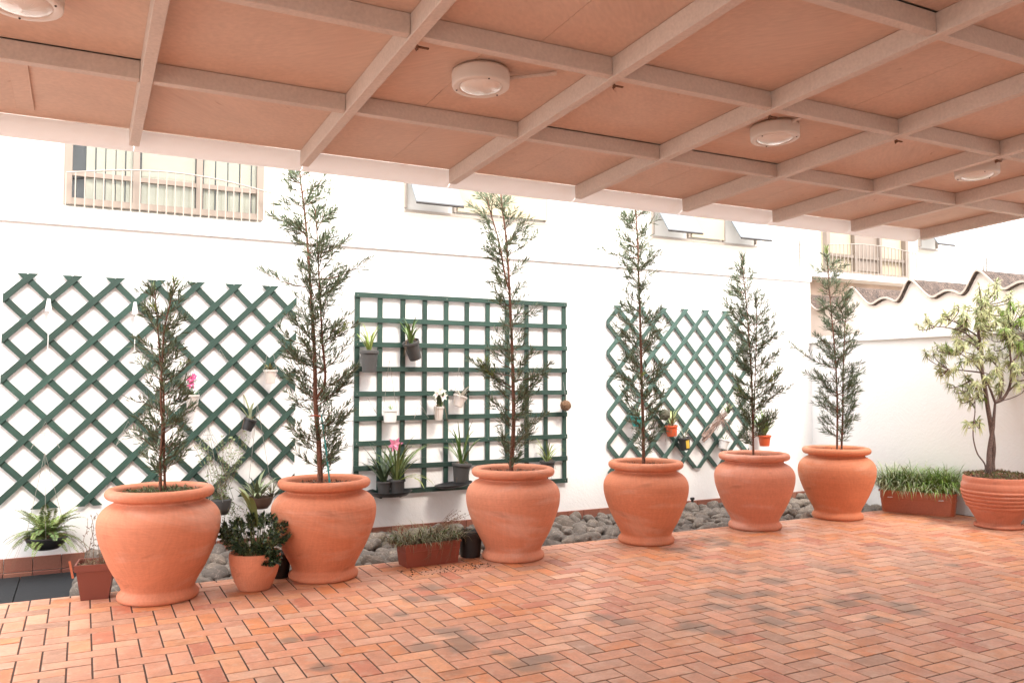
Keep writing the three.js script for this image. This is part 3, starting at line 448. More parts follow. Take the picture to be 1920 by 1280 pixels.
function conifer(T, i) {
  const R = rng(1000 + i * 17), t = thing('conifer_tree', treeLabel[i], 'tree', [T.base[0], .71, T.base[1]], 0, 'slender conifers in the terracotta pots'), lv = new Leaves(), twigs = [], stems = [];
  const P = (s, y, d = 0) => V(RIGHT.x * s + BACK.x * d, y - .71, RIGHT.z * s + BACK.z * d);
  const stemAt = (pts, y) => { for (let k = 1; k < pts.length; k++) if (pts[k].y >= y - .71) { const f = (y - .71 - pts[k - 1].y) / (pts[k].y - pts[k - 1].y); return pts[k - 1].clone().lerp(pts[k], clamp(f, 0, 1)); } return pts.at(-1).clone(); };
  T.tr.forEach((l, k) => { const pts = smooth([...(l[0][1] > .9 ? [stemAt(stems[0], l[0][1] - .12)] : []), ...(l[0][1] < .8 ? [P(l[0][0], .66, k * .015)] : []), ...l.map((p, q) => P(p[0], p[1], (l[0][1] < .8 ? k * .02 : 0) + .02 * noise.noise(q * .7 + i * 5, k, 0)))], l.length * 5); stems.push(pts); const r = treeSpec[i].r * (k && l[0][1] > .9 ? .45 : 1) * (k && i === 0 ? .8 : 1); obj('trunk', tube(pts, pts.map((_, q) => lerp(r, .0035, Math.pow(q / (pts.length - 1), .8)) * (1 + .07 * noise.noise(q * 1.3, i, k))), 0, 8), M.bark, t); });
  const prof = T.pr, ext = y => { if (y <= prof[0][0]) return [prof[0][1], prof[0][2]]; for (let k = 1; k < prof.length; k++) if (y <= prof[k][0]) { const f = (y - prof[k - 1][0]) / (prof[k][0] - prof[k - 1][0]); return [lerp(prof[k - 1][1], prof[k][1], f), lerp(prof[k - 1][2], prof[k][2], f)]; } return [prof.at(-1)[1], prof.at(-1)[2]]; };
  const top = prof.at(-1)[0];
  const fresh = () => R() < .025;
  function leafRow(pts, from, gap, fr) {
    for (let k = 1; k < pts.length; k++) {
      const a = pts[k - 1], b = pts[k], d = b.clone().sub(a), L = d.length(); d.normalize(); const n = Math.max(1, Math.round(L / gap));
      for (let q = 0; q < n; q++) {
        const f = (k - 1 + q / n) / (pts.length - 1); if (f < from) continue;
        const base = a.clone().lerp(b, (q + R()) / n), ra = perp(d, R), o = .38 + R() * .42, ld = d.clone().multiplyScalar(1 - o * .35).addScaledVector(ra, o); ld.y += .2; ld.normalize();
        const c = fr && f > .55 ? jitter([.20, .27, .06], R, .25) : jitter(R() < .5 ? [.078, .112, .055] : [.125, .16, .09], R, .35);
        lv.blade(base, ld, perp(ld, R), (.055 + R() * .04) * (f > .92 ? .7 : 1), .0064 + R() * .003, (R() - .5) * .012, c);
      }
    }
  }
  function branch(p0, p1, fr) {
    const mid = p0.clone().lerp(p1, .5); mid.y -= p0.distanceTo(p1) * (.05 + R() * .08); mid.addScaledVector(rdir(R), .012); const L = p0.distanceTo(p1), pts = smooth([p0, mid, p1], Math.max(4, Math.round(L / .03)));
    twigs.push(tube(pts, .0022 + L * .006, .0011, 4)); leafRow(pts, .12, .0068, fr);
    const m = Math.floor(L / .075 * (.55 + R() * .5));
    for (let k = 0; k < m; k++) {
      const f = .25 + .65 * (k + R()) / m, a = pts[Math.min(pts.length - 2, Math.floor(f * (pts.length - 1)))], d = p1.clone().sub(p0).normalize(), s = perp(d, R), l = (.06 + R() * .1) * (1 - f * .45); s.y = s.y * .6 + .1;
      const e = a.clone().addScaledVector(d, l * .75).addScaledVector(s, l * .7); const q = smooth([a, a.clone().lerp(e, .5).addScaledVector(V(0, -1, 0), .004), e], 4); twigs.push(tube(q, .0017, .0009, 3)); leafRow(q, .1, .0068, fr && f > .5);
    }
  }
  const lo = prof[0][0], n = treeSpec[i].n;
  for (let k = 0; k < n; k++) {
    const y = lo + (top - lo) * ((k + R()) / n), [l, r] = ext(y), cand = stems.filter(s => s.at(-1).y + .71 > y - .05 && s[0].y + .71 < y), st = cand.length ? cand[Math.floor(R() * cand.length)] : stems[0];
    const az = R() * 6.283, cs = Math.cos(az), sn = Math.sin(az); const c = stemAt(st, y), sc = c.dot(RIGHT);
    const side = Math.max(.03, cs > 0 ? r - sc : sc - l), dep = Math.max(.04, (r - l) * .42), reach = Math.sqrt(Math.pow(side * cs, 2) + Math.pow(dep * sn, 2)) * (.72 + R() * .42);
    const y0 = Math.max(lo - .05, y - reach * (.45 + R() * .6)), p0 = stemAt(st, y0), p1 = stemAt(st, y).addScaledVector(RIGHT, cs * reach).addScaledVector(BACK, sn * reach);
    branch(p0, p1, fresh());
  }
  for (const [a, b] of T.ex) { const d = (R() - .5) * .14; branch(P(a[0], a[1]), P(b[0], b[1], d), false); }
  for (const st of stems) { const q = st.slice(Math.floor(st.length * .45)); leafRow(q, .1, .014, false); const tp = st.slice(-5); leafRow(tp, 0, .0032, i === 0 || R() < .3); }
  obj('branches', twigs, M.bark, t);
  stuff(obj('crown', lv.geo(), M.leaf, t));
}
TREES.forEach(conifer);
{ const t = thing('plant_cane', 'thin turquoise cane stuck in the earth beside the tallest conifer', 'cane', [1.671, .7, -6.35]); const P = (s, y, d) => V(RIGHT.x * s + BACK.x * d, y - .7, RIGHT.z * s + BACK.z * d); obj('rod', tube([P(.056, .68, -.05), P(.02, .98, -.05), P(-.02, 1.24, -.045)], .0075, .0065, 8), M.teal, t); obj('tie', tube([P(-.02, 1.225, -.055), P(-.07, 1.235, -.05), P(-.115, 1.228, -.01), P(-.075, 1.222, .035), P(-.02, 1.225, -.0)], .004, .004, 5), M.redPlastic, t); }

// ---------------------------------------------------------------- ribbed pot with the variegated tree, grass trough
{
  const B = [8.375, -5.29], prof = [[0, 0], [.205, 0], [.215, .01], [.215, .03], [.205, .04], [.205, .06], [.222, .085], [.255, .14], [.285, .19]];
  for (let k = 0; k <= 60; k++) { const f = k / 60, y = .195 + f * .19, base = .288 + .062 * Math.sin(f * 1.5), rib = Math.pow(Math.abs(Math.sin(f * Math.PI * 5)), .6) * .016; prof.push([base + rib - .004, y]); }
  prof.push([.352, .395], [.353, .415], [.349, .44], [.341, .455], [.336, .462], [.337, .475], [.334, .5], [.328, .515], [.318, .52], [.306, .515], [.3, .49], [.295, .46]);
  const p = thing('ribbed_pot', 'round ribbed terracotta pot holding the variegated tree', 'pot', [B[0], 0, B[1]]); p.scale.set(.95, 1, .95); obj('body', lathe(prof, 96), M.terracotta2, p); obj('soil', soilGeo(.3, .5, 71, .03), M.soil, p);
  obj('saucer_ring', lathe([[.19, .004], [.235, .004], [.238, .02], [.232, .035], [.216, .036]], 64), M.terracotta2, p);
  const R = rng(808), lv0 = new Leaves(); for (let k = 0; k < 1500; k++) { const a = R() * 6.28, r = .325 * Math.sqrt(R()), d = rdir(R); d.y = Math.abs(d.y) * .7 + .1; d.normalize(); lv0.blade(V(Math.cos(a) * r, .515 + .045 * (1 - r / .33) + R() * .015, Math.sin(a) * r), d, perp(d, R), .015 + R() * .03, .007 + R() * .008, 0, R() < .45 ? jitter([.11, .13, .04], R, .4) : jitter([.17, .09, .05], R, .5)); } stuff(obj('ground_cover', lv0.geo(), M.leaf, p));
const DRACAENA_STEMS = [[[-0.045,0.619],[-0.033,0.765],[0.015,1.01],[0.034,1.124],[0.055,1.272]],[[0.021,0.635],[0.034,0.798],[0.015,1.01],[-0.02,1.222],[-0.048,1.419],[-0.083,1.649],[-0.079,1.797],[-0.115,1.995],[-0.102,2.161],[-0.074,2.276]],[[0.055,1.272],[0.121,1.304],[0.19,1.419],[0.211,1.583],[0.201,1.781],[0.18,1.913],[0.209,2.078]],[[0.055,1.272],[-0.022,1.452],[-0.101,1.583],[-0.213,1.699],[-0.343,1.781]],[[0.105,1.304],[0.152,1.534],[0.083,1.682],[0.002,1.748]],[[-0.069,0.635],[-0.148,0.749],[-0.192,0.928],[-0.183,1.091],[-0.178,1.157],[-0.177,1.321]],[[-0.079,1.797],[-0.192,1.88],[-0.323,1.929]],[[-0.086,1.847],[-0.239,1.995],[-0.402,2.045],[-0.534,2.061]],[[-0.116,1.962],[-0.237,2.061],[-0.432,2.177]],[[0.189,1.386],[0.307,1.485],[0.407,1.518]],[[0.205,1.649],[0.316,1.781],[0.403,1.946]],[[-0.085,1.583],[-0.232,1.6],[-0.413,1.616]],[[-0.042,1.353],[-0.138,1.436],[-0.235,1.501]]];
const DRACAENA_HEADS = [[-0.086,2.475],[-0.014,2.393],[-0.132,2.293],[-0.364,2.26],[-0.3,2.161],[-0.184,2.194],[-0.051,2.21],[0.064,2.21],[0.134,2.343],[-0.582,2.128],[-0.389,1.913],[-0.489,1.863],[-0.29,1.913],[-0.137,2.078],[-0.022,2.061],[0.057,1.962],[-0.059,1.946],[-0.409,1.764],[-0.195,1.764],[-0.429,1.633],[-0.234,1.55],[-0.253,1.419],[-0.189,1.386],[-0.108,1.337],[-0.328,1.075],[-0.246,1.075],[-0.147,1.091],[0.264,2.276],[0.33,2.276],[0.194,2.144],[0.275,2.078],[0.238,1.946],[0.151,1.781],[0.212,1.6],[0.241,1.485],[0.03,1.55],[0.002,1.748],[0.359,2.144],[0.412,2.243],[0.401,1.88],[0.378,1.649],[0.489,2.078],[0.482,1.83],[0.094,2.094],[0.191,2.012]];
  const t = thing('variegated_tree', 'small tree with rosettes of yellow green striped leaves in the ribbed pot', 'tree', [B[0], .52, B[1]]), o = -.055, lv = new Leaves();
  const P = (q, d = 0) => V(RIGHT.x * (q[0] + o) + BACK.x * d, q[1] - .52, RIGHT.z * (q[0] + o) + BACK.z * d);
  const rad = [.032, .03, .018, .013, .013, .008, .01, .009, .009, .01, .01, .009, .009], ends = [];
  DRACAENA_STEMS.forEach((l, k) => { const dd = k > 1 ? (R() - .5) * .35 : 0, first = k < 2 || k === 5; const pts = smooth([...(first ? [P([l[0][0], .5])] : []), ...l.map((q, j) => P(q, (k === 0 ? -.03 + j * .008 : k === 1 ? .03 - j * .008 : 0) + dd * j / l.length))], l.length * 5); ends.push(...pts.slice(Math.floor(pts.length * .45))); obj(k < 3 ? 'trunk' : 'limb', tube(pts, rad[k], k < 2 ? .011 : .0045, 9), M.barkGrey, t); });
  const twigs = [];
  const heads = []; DRACAENA_HEADS.forEach(q => { heads.push(P(q, (R() - .5) * .5)); if (q[1] > 1.3) for (let e = 0; e < 3; e++) heads.push(P([q[0] + (R() - .5) * .2, q[1] + (R() - .5) * .16], (R() - .5) * .6)); });
  for (const h of heads) {
    let best = null, bd = 9; for (const e of ends) { const dy = h.y - e.y, d = h.distanceTo(e) + (dy < -.02 ? .3 : 0); if (d < bd) { bd = d; best = e; } }
    const dir = h.clone().sub(best); const low = h.clone(); low.y -= .05; const m = best.clone().lerp(low, .6); m.y -= .02; if (bd > .03) twigs.push(tube(smooth([best, m, low, h], 7), .0055, .0035, 5)); dir.normalize(); dir.y += .6; dir.normalize();
    const n = 30 + Math.floor(R() * 10), green = R() < .12;
    for (let k = 0; k < n; k++) {
      const f = k / n, s = perp(dir, R), up = 1.05 - f * 1.5, len = .045 + R() * .035, b = h.clone().addScaledVector(dir, -.06 * f + .01), pts = []; for (let q = 0; q < 4; q++) { const g = q / 3; pts.push(b.clone().addScaledVector(s, len * g * (1 - Math.max(0, up) * .35)).addScaledVector(dir, len * g * Math.max(-.2, up) * .8).add(V(0, -.045 * g * g * (.4 + f), 0))); }
      const c = green ? jitter([.20, .30, .05], R, .25) : R() < .7 ? jitter([.56, .58, .32], R, .2) : jitter([.22, .27, .11], R, .3); lv.ribbon(pts, .008 + R() * .003, c, c, dir);
    }
  }
  obj('twigs', twigs, M.barkGrey, t); stuff(obj('crown', lv.geo(), M.palm, t));
}
{
  const a = V(8.17, 0, -6.56), b = V(8.54, 0, -5.86), L = a.distanceTo(b), turn = -Math.atan2(b.z - a.z, b.x - a.x), c = a.clone().lerp(b, .5), nrm = V(Math.sin(-turn), 0, -Math.cos(-turn)); c.addScaledVector(V(.87, 0, -.47), .1);
  const t = thing('grass_trough', 'long terracotta coloured trough full of striped grass by the side wall', 'planter', [c.x, 0, c.z], turn); void nrm;
  const shape = (hl, hw, cut) => { const s = new THREE.Shape(); s.moveTo(-hl + cut, -hw); s.lineTo(hl - cut, -hw); s.lineTo(hl, -hw + cut); s.lineTo(hl, hw - cut); s.lineTo(hl - cut, hw); s.lineTo(-hl + cut, hw); s.lineTo(-hl, hw - cut); s.lineTo(-hl, -hw + cut); s.closePath(); return s.getPoints(); };
  trough(t, L, .205, .25, .92, M.orangePlastic, shape);
  const R = rng(55), lv = new Leaves();
  for (let k = 0; k < 2300; k++) { const bx_ = (R() - .5) * L * .94, bz = (R() - .5) * .19, g = noise.noise(bx_ * 4, 3, 1) + (bx_ > .05 && bx_ < .28 ? .35 : -.1) > .12, len = .28 + R() * .2, az = R() * 6.28, c = g ? jitter([.19, .31, .05], R, .35) : R() < .6 ? jitter([.42, .46, .28], R, .25) : jitter([.15, .24, .08], R, .35); lv.arc(V(bx_, .235, bz), az, len, .4 + R() * .85, .5 + R() * .7, .006 + R() * .003, c, jitter(c, R, .15), 7); }
  stuff(obj('grass', lv.geo(), M.leaf, t));
  const st = []; for (let k = 0; k < 7; k++) { const x = (R() - .5) * L * .8, s = V(x, .25, 0), e = V(x + (R() - .5) * .14, .44 + R() * .09, (R() - .5) * .1); st.push(tube(smooth([s, s.clone().lerp(e, .5).add(V(0, .02, 0)), e], 4), .0016, .001, 3)); const hd = new THREE.SphereGeometry(.006, 6, 4); hd.scale(1.6, .7, 1); hd.translate(e.x, e.y, e.z); hd.deleteAttribute('uv'); const q = st.at(-1); q.deleteAttribute('uv'); st.push(hd); }
  obj('seed_stalks', st, M.dryTwig, t);
  for (const s of [-.7, .62]) obj('emblem', (() => { const g = new THREE.ExtrudeGeometry((() => { const q = new THREE.Shape(); q.moveTo(-.03, 0); q.quadraticCurveTo(-.01, .014, .0, .004); q.quadraticCurveTo(.012, .016, .032, .004); q.quadraticCurveTo(.012, -.006, .0, -.002); q.quadraticCurveTo(-.012, -.006, -.03, 0); return q; })(), { depth: .002, bevelEnabled: false }); g.translate(s * L * .5, .168, .1065); return g; })(), M.whitePlastic, t);
}
// hollow trough with chamfered ends, a rolled rim and a raised line
function trough(t, L, Wd, Hh, taper, material, shape) {
  const rings = [[.0, taper, 0], [.02, taper + .01, 0], [Hh * .62, lerp(taper, 1, .62), 0], [Hh * .635, lerp(taper, 1, .63) + .012, 0], [Hh * .66, lerp(taper, 1, .66) + .012, 0], [Hh * .675, lerp(taper, 1, .67), 0], [Hh * .9, .985, 0], [Hh * .91, 1.02, 0], [Hh * .99, 1.025, 0], [Hh, 1.015, 0], [Hh, .96, 0], [Hh * .86, .94, 0]];
  const pos = [], idx = []; let n = 0; for (const [y, k] of rings) { const pts = shape(L / 2 * lerp(1, k, .35) * (.35 * 0 + 1), Wd / 2 * k, .035); n = pts.length; for (const p of pts) pos.push(p.x * lerp(1, k, .6), y, p.y); }
  for (let r = 0; r < rings.length - 1; r++) for (let k = 0; k < n; k++) { const a = r * n + k, b = r * n + (k + 1) % n; idx.push(a, a + n, b, b, a + n, b + n); }
  let g = new THREE.BufferGeometry(); g.setAttribute('position', new THREE.Float32BufferAttribute(pos, 3)); g.setAttribute('uv', new THREE.Float32BufferAttribute(pos.filter((_, i) => i % 3 !== 2), 2)); g.setIndex(idx); g = g.toNonIndexed(); g.computeVertexNormals();
  obj('body', g, material, t); obj('floor_plate', bx(L * .86, .01, Wd * .8, 0, .012, 0), material, t); obj('soil', (() => { const q = new THREE.PlaneGeometry(L * .93, Wd * .86, 30, 8); q.rotateX(-Math.PI / 2); const p = q.attributes.position; for (let i = 0; i < p.count; i++) p.setY(i, Hh * .88 + .02 * fbm(p.getX(i) * 12, 4, p.getZ(i) * 12, 3)); q.computeVertexNormals(); return q; })(), M.soil, t);
}

// ---------------------------------------------------------------- small potted and hanging plants
const taperPot = (r0, r1, h, seg = 32) => lathe([[0, 0], [r0 * .92, 0], [r0, .004], [lerp(r0, r1, .85), h * .82], [r1 * 1.06, h * .83], [r1 * 1.1, h * .86], [r1 * 1.1, h * .98], [r1 * 1.06, h], [r1 * .98, h * .99], [r1 * .95, h * .9], [r1 * .9, h * .86], [0, h * .86]], seg);
function wires(t, list, m = M.wire, r = .0022) { obj('hanger', list.map(l => tube(l.map(p => V(...p)), r, r, 4)), m, t); }
function tuft(R, lv, b, n, len, w, c, spread = 1, up = .8) { for (let k = 0; k < n; k++) { const cc = jitter(R() < .3 ? c.map(x => x * 1.5) : c, R, .3); lv.arc(b.clone().add(V((R() - .5) * .03, 0, (R() - .5) * .03)), R() * 6.28, len * (.6 + R() * .5), up * .7 + R() * .6, (.35 + R() * .8) * spread, w * (.7 + R() * .5), cc, jitter(cc, R, .15), 7); } }
function bloom(lv, R, p, s, c) { for (let k = 0; k < 6; k++) { const a = k * 1.05 + R() * .3, d = V(Math.cos(a), Math.sin(a), .35 + R() * .2).normalize(); lv.blade(p, d, V(0, 0, 1).cross(d).normalize(), s * (.8 + R() * .4), s * .55, s * .2, jitter(c, R, .25)); } const d = V(0, -.4, 1).normalize(); lv.blade(p, d, V(1, 0, 0), s * .6, s * .4, .004, jitter([.75, .35, .45], R, .1)); }

{ // fern in a dark shallow bowl
  const R = rng(21), t = thing('hanging_fern', 'leafy fern in a black hanging bowl, low on the long trellis', 'hanging plant', [-.235, .1, -7.86]);
  obj('bowl', lathe([[0, .02], [.09, .02], [.135, .06], [.155, .105], [.16, .12], [.152, .122], [.14, .1], [0, .085]], 40), M.black, t);
  const lv = new Leaves(), st = [];
  for (let k = 0; k < 60; k++) {
    const az = R() * 6.28, L = .2 + R() * .2, up = .45 + R() * .9, pts = []; for (let q = 0; q < 8; q++) { const f = q / 7, o = L * f * (1.15 - up * .35); pts.push(V(Math.cos(az) * o + (R() - .5) * .008, .1 + L * up * f - L * (.45 + (1.4 - up) * .55) * f * f, Math.sin(az) * o * .8 + (R() - .5) * .008)); }
    const g = tube(pts, .0018, .0008, 3); st.push(g); const c0 = R() < .55 ? [.20, .27, .07] : [.11, .17, .05];
    for (let q = 0; q < 26; q++) { const f = .12 + .88 * q / 26, x = f * 7, i = Math.min(6, Math.floor(x)), p = pts[i].clone().lerp(pts[i + 1], x - i), d = pts[i + 1].clone().sub(pts[i]).normalize(), s = d.clone().cross(V(0, 1, 0)).normalize(); for (const e of [-1, 1]) { const ld = s.clone().multiplyScalar(e).addScaledVector(d, .45).add(V(0, -.12 + R() * .2, 0)).normalize(); lv.blade(p, ld, d, .048 * Math.sin(Math.PI * (f * .82 + .14)) + .006, .011, .002, jitter(c0, R, .3)); } }
  }
  for (let k = 0; k < 9; k++) { const az = R() * 6.28, p = [V(Math.cos(az) * .1, .12, Math.sin(az) * .1)]; for (let q = 1; q < 6; q++) p.push(V(Math.cos(az) * (.1 + q * .045), .12 + .05 * q - q * q * .021, Math.sin(az) * (.1 + q * .03))); st.push(tube(p, .0012, .0007, 3)); }
  obj('stalks', st, M.dryTwig, t); stuff(obj('fronds', lv.geo(), M.leaf, t));
  wires(t, [[[-.15, .11, 0], [-.03, .8, -.06]], [[.15, .11, 0], [-.03, .8, -.06]], [[0, .11, .14], [-.03, .8, -.06]], [[-.03, .8, -.06], [-.035, .96, -.1]]], M.wire, .002);
}
// wire hanger frames on the trellises
[[-.27, 1.15, 'bent wire hanger above the fern bowl'], [.365, 1.14, 'bent wire hanger behind the short twin-tipped conifer'], [1.03, 1.09, 'bent wire hanger above the trailing vine'], [1.13, 1.79, 'small bent wire hanger high between pink orchid and clear cup'], [2.545, 1.33, 'bent wire hanger beside the white cup on the grid trellis'], [3.1, 1.28, 'bent wire hanger beside the white orchid']].forEach(([x, y, l], i) => {
  const t = thing('wire_hanger', l, 'hanger', [x, y, WALLZ + .05], 0, 'bent wire hangers'), s = i === 3 ? .55 : i > 3 ? .75 : 1;
  obj('wire', [tube([V(-.1 * s, -.22 * s, .05), V(0, 0, 0), V(.11 * s, -.22 * s, .05)], .0026, .0026, 5), tube([V(-.04 * s, -.09 * s, .03), V(.045 * s, -.09 * s, .03)], .002, .002, 4), tube([V(-.09 * s, -.2 * s, .05), V(0, -.1 * s, .06), V(.1 * s, -.2 * s, .05)], .002, .002, 4)], M.wire, t);
});
[[-.27, 2.2, 'white plastic clip with a bead cord, nearer the trellis end'], [.4, 2.2, 'white plastic clip with a bead cord beside the short conifer']].forEach(([x, y, l]) => { const t = thing('cord_clip', l, 'clip', [x, y, WALLZ + .055], 0, 'white clips on the long trellis'); obj('clip', (() => { const g = new THREE.CylinderGeometry(.012, .028, .11, 12); g.translate(0, -.06, .01); return g; })(), M.whitePlastic, t); obj('cord', tube([V(0, -.11, .012), V(.003, -.35, .016), V(0, -.6, .012)], .0035, .0035, 5), M.whiteCord, t); });

function cup(name, label, pos, o) {
  const R = rng(o.seed), t = thing(name, label, o.cat || 'hanging plant', pos, o.turn || 0, o.group); const holder = new THREE.Group(); void holder;
  const g = taperPot(o.r0, o.r1, o.h); if (o.tilt) { g.translate(0, -o.h, 0); g.rotateZ(o.tilt); g.rotateX(o.tiltx || 0); g.translate(0, o.h, 0); } obj('pot', g, o.m, t);
  const lv = new Leaves(), b = V(0, o.h * .9, 0); tuft(R, lv, b, o.n || 10, o.len, o.w, o.c, o.spread, o.up);
  if (o.roots) { const rt = []; for (let k = 0; k < o.roots; k++) { const az = R() * 6.28, l = .08 + R() * .12; rt.push(tube(smooth([V(0, o.h * .95, 0), V(Math.cos(az) * .05, o.h + .02, Math.sin(az) * .04), V(Math.cos(az) * (.06 + R() * .05), o.h - l, Math.sin(az) * .05 + .02)], 5), .0022, .0014, 4)); } obj('roots', rt, M.dryTwig, t); }
  obj('leaves', lv.geo(), M.leafGloss, t);
  if (o.wire) wires(t, [[[-o.r1, o.h * .95, 0], [0, o.h + o.wire, -.04]], [[o.r1, o.h * .95, 0], [0, o.h + o.wire, -.04]]]);
  else if (o.wire !== 0) wires(t, [[[-o.r1, o.h * .9, 0], [0, o.h * 1.05, -.06], [o.r1, o.h * .9, 0]]]);
  if (o.flower) { const f = new Leaves(); for (const [fx, fy, fz, s] of o.flower) bloom(f, R, V(fx, fy, fz), s, o.fc); obj('flower', f.geo(), M.petal, t); obj('flower_stalk', o.flower.map(([fx, fy, fz]) => tube(smooth([V(0, o.h * .9, 0), V(fx * .3, fy * .6, fz), V(fx, fy, fz - .01)], 6), .003, .002, 4)), M.greenStem, t); }
  return t;
}
const G1 = [.10, .16, .04], G2 = [.13, .18, .07], Gd = [.055, .085, .035], Gl = [.24, .30, .07];
cup('orchid_pot', 'small clear pot with drooping bright pink orchid bloom on the long trellis', [.886, 1.25, -7.99], { seed: 31, r0: .048, r1: .058, h: .12, m: M.clear, n: 7, len: .14, w: .022, c: Gd, spread: 1.3, wire: .26, flower: [[-.02, .26, .03, .05], [-.015, .21, .035, .045], [.01, .29, .02, .035]], fc: [.72, .10, .28] });
cup('orchid_pot', 'clear frosted cup with a reddish leaf tuft near the tallest conifer', [1.576, 1.47, -7.99], { seed: 32, r0: .042, r1: .06, h: .13, m: M.clear, n: 12, len: .15, w: .016, c: [.17, .15, .06], spread: 1, wire: .3 });
cup('orchid_pot', 'black tilted cup with bare sticks on the long trellis', [1.40, 1.03, -7.98], { seed: 33, r0: .045, r1: .058, h: .11, m: M.black, tilt: -.35, n: 6, len: .3, w: .018, c: [.14, .15, .07], up: 1.0, spread: .5, roots: 6 });
cup('orchid_pot', 'black pot with short yellow green blades at the edge of the grid trellis', [2.535, 1.58, -7.97], { seed: 34, r0: .07, r1: .085, h: .22, m: M.darkGrey, n: 22, len: .3, w: .018, c: [.2, .25, .06], up: 1.2, spread: .6 });
cup('orchid_pot', 'black pot tilted sideways with a tall leafy shoot on the grid trellis', [2.97, 1.70, -7.97], { seed: 35, r0: .062, r1: .082, h: .2, m: M.darkGrey, tilt: .38, tiltx: .25, n: 24, len: .32, w: .02, c: G1, up: 1.2, spread: .9, roots: 5 });
cup('orchid_pot', 'square white cup with a mask shaped cut-out on the grid trellis', [2.76, 1.08, -7.98], { seed: 36, r0: .062, r1: .07, h: .13, m: M.whitePlastic, n: 5, len: .14, w: .01, c: G2, wire: .5 });
cup('orchid_pot', 'clear cup with a white orchid and dark leaves on the grid trellis', [3.285, 1.09, -7.97], { seed: 37, r0: .038, r1: .05, h: .14, m: M.clear, n: 6, len: .2, w: .05, c: Gd, up: 1.1, spread: .6, flower: [[0, .3, .03, .06], [.03, .25, .04, .06], [-.04, .27, .03, .05]], fc: [.82, .80, .68], roots: 6 });
cup('orchid_pot', 'tilted pinkish white cup with trailing leaves on the grid trellis', [3.53, 1.22, -7.97], { seed: 38, r0: .05, r1: .07, h: .12, m: M.clear, tilt: -.3, n: 8, len: .22, w: .03, c: [.2, .17, .13], up: .5, spread: .9, wire: .3, roots: 5 });
cup('orchid_pot', 'grey pot with a leaning leaf fan on a small black shelf', [3.53, .44, -7.93], { seed: 39, r0: .07, r1: .095, h: .2, m: M.darkGrey, tilt: -.08, n: 18, len: .52, w: .022, c: G1, up: 1.3, spread: .75, wire: 0, roots: 8 });
cup('orchid_pot', 'leaf fan plant peeping out behind the pot before the grid trellis', [4.56, .47, -7.93], { seed: 40, r0: .06, r1: .08, h: .15, m: M.darkGrey, n: 22, len: .32, w: .014, c: [.16, .2, .06], up: 1.0, spread: .8, roots: 6 });
cup('orchid_pot', 'small teal pot with a grey green tuft on the smaller trellis', [5.80, .96, -7.97], { seed: 41, r0: .06, r1: .075, h: .12, m: M.teal, n: 16, len: .2, w: .014, c: [.12, .15, .08], up: 1.1, spread: .7, roots: 4 });
cup('orchid_pot', 'small red orange pot with a sprawling airy plant on the smaller trellis', [6.30, .83, -7.97], { seed: 42, r0: .058, r1: .07, h: .13, m: M.redPlastic, tilt: .08, n: 30, len: .28, w: .014, c: [.22, .25, .11], up: .9, spread: .8, roots: 8 });
cup('orchid_pot', 'black and yellow striped cup with one arching leaf on the smaller trellis', [6.49, .66, -7.97], { seed: 43, r0: .06, r1: .07, h: .15, m: M.dark, tilt: .12, n: 4, len: .24, w: .03, c: [.22, .24, .18], up: 1.1, spread: 1, band: 1 });
obj('stripe', (() => { const g = new THREE.CylinderGeometry(.0712, .0652, .12, 10, 1, true, -.45, .7); g.rotateZ(.12); g.translate(0.012, .085, .0); return g; })(), M.yellow, scene.children.at(-1));
cup('orchid_pot', 'small white cup with dark stones and a pale tuft, low on the smaller trellis', [7.13, .64, -7.97], { seed: 44, r0: .05, r1: .065, h: .12, m: M.whitePlastic, tilt: -.3, n: 9, len: .16, w: .014, c: [.13, .18, .07], up: .9, spread: .8 });
cup('bromeliad_pot', 'small orange pot with a spiky bright green plant past the trellis end', [7.78, .66, -7.95], { seed: 45, r0: .06, r1: .08, h: .14, m: M.redPlastic, n: 44, len: .36, w: .022, c: [.13, .23, .035], up: 1.15, spread: .45 });
{ // driftwood with air roots
  const R = rng(61), t = thing('driftwood_mount', 'piece of driftwood with bare roots hung across the smaller trellis', 'driftwood', [7.02, .99, -7.96]), g = [];
  for (let k = 0; k < 15; k++) { const o = (R() - .5) * .1, p = []; for (let q = 0; q < 6; q++) { const f = q / 5; p.push(V(lerp(-.24, .2, f) + (R() - .5) * .025, lerp(-.2, .17, f) + o + (R() - .5) * .03, (R() - .5) * .06)); } g.push(tube(smooth(p, 12), .004 + R() * .007, .002, 5)); }
  for (let k = 0; k < 16; k++) { const a = R() * 6.28; g.push(tube(smooth([V(.05, .02, .02), V(.05 + Math.cos(a) * .08, .02 + Math.sin(a) * .07, .05), V(.07 + Math.cos(a) * .14, -.04 + Math.sin(a) * .12, .03)], 6), .004, .002, 4)); }
  obj('wood', g, mat([.27, .18, .145]), t); const lv = new Leaves(); tuft(R, lv, V(.14, .1, .02), 18, .2, .014, [.13, .17, .08], .8, .7); obj('leaves', lv.geo(), M.leaf, t);
}
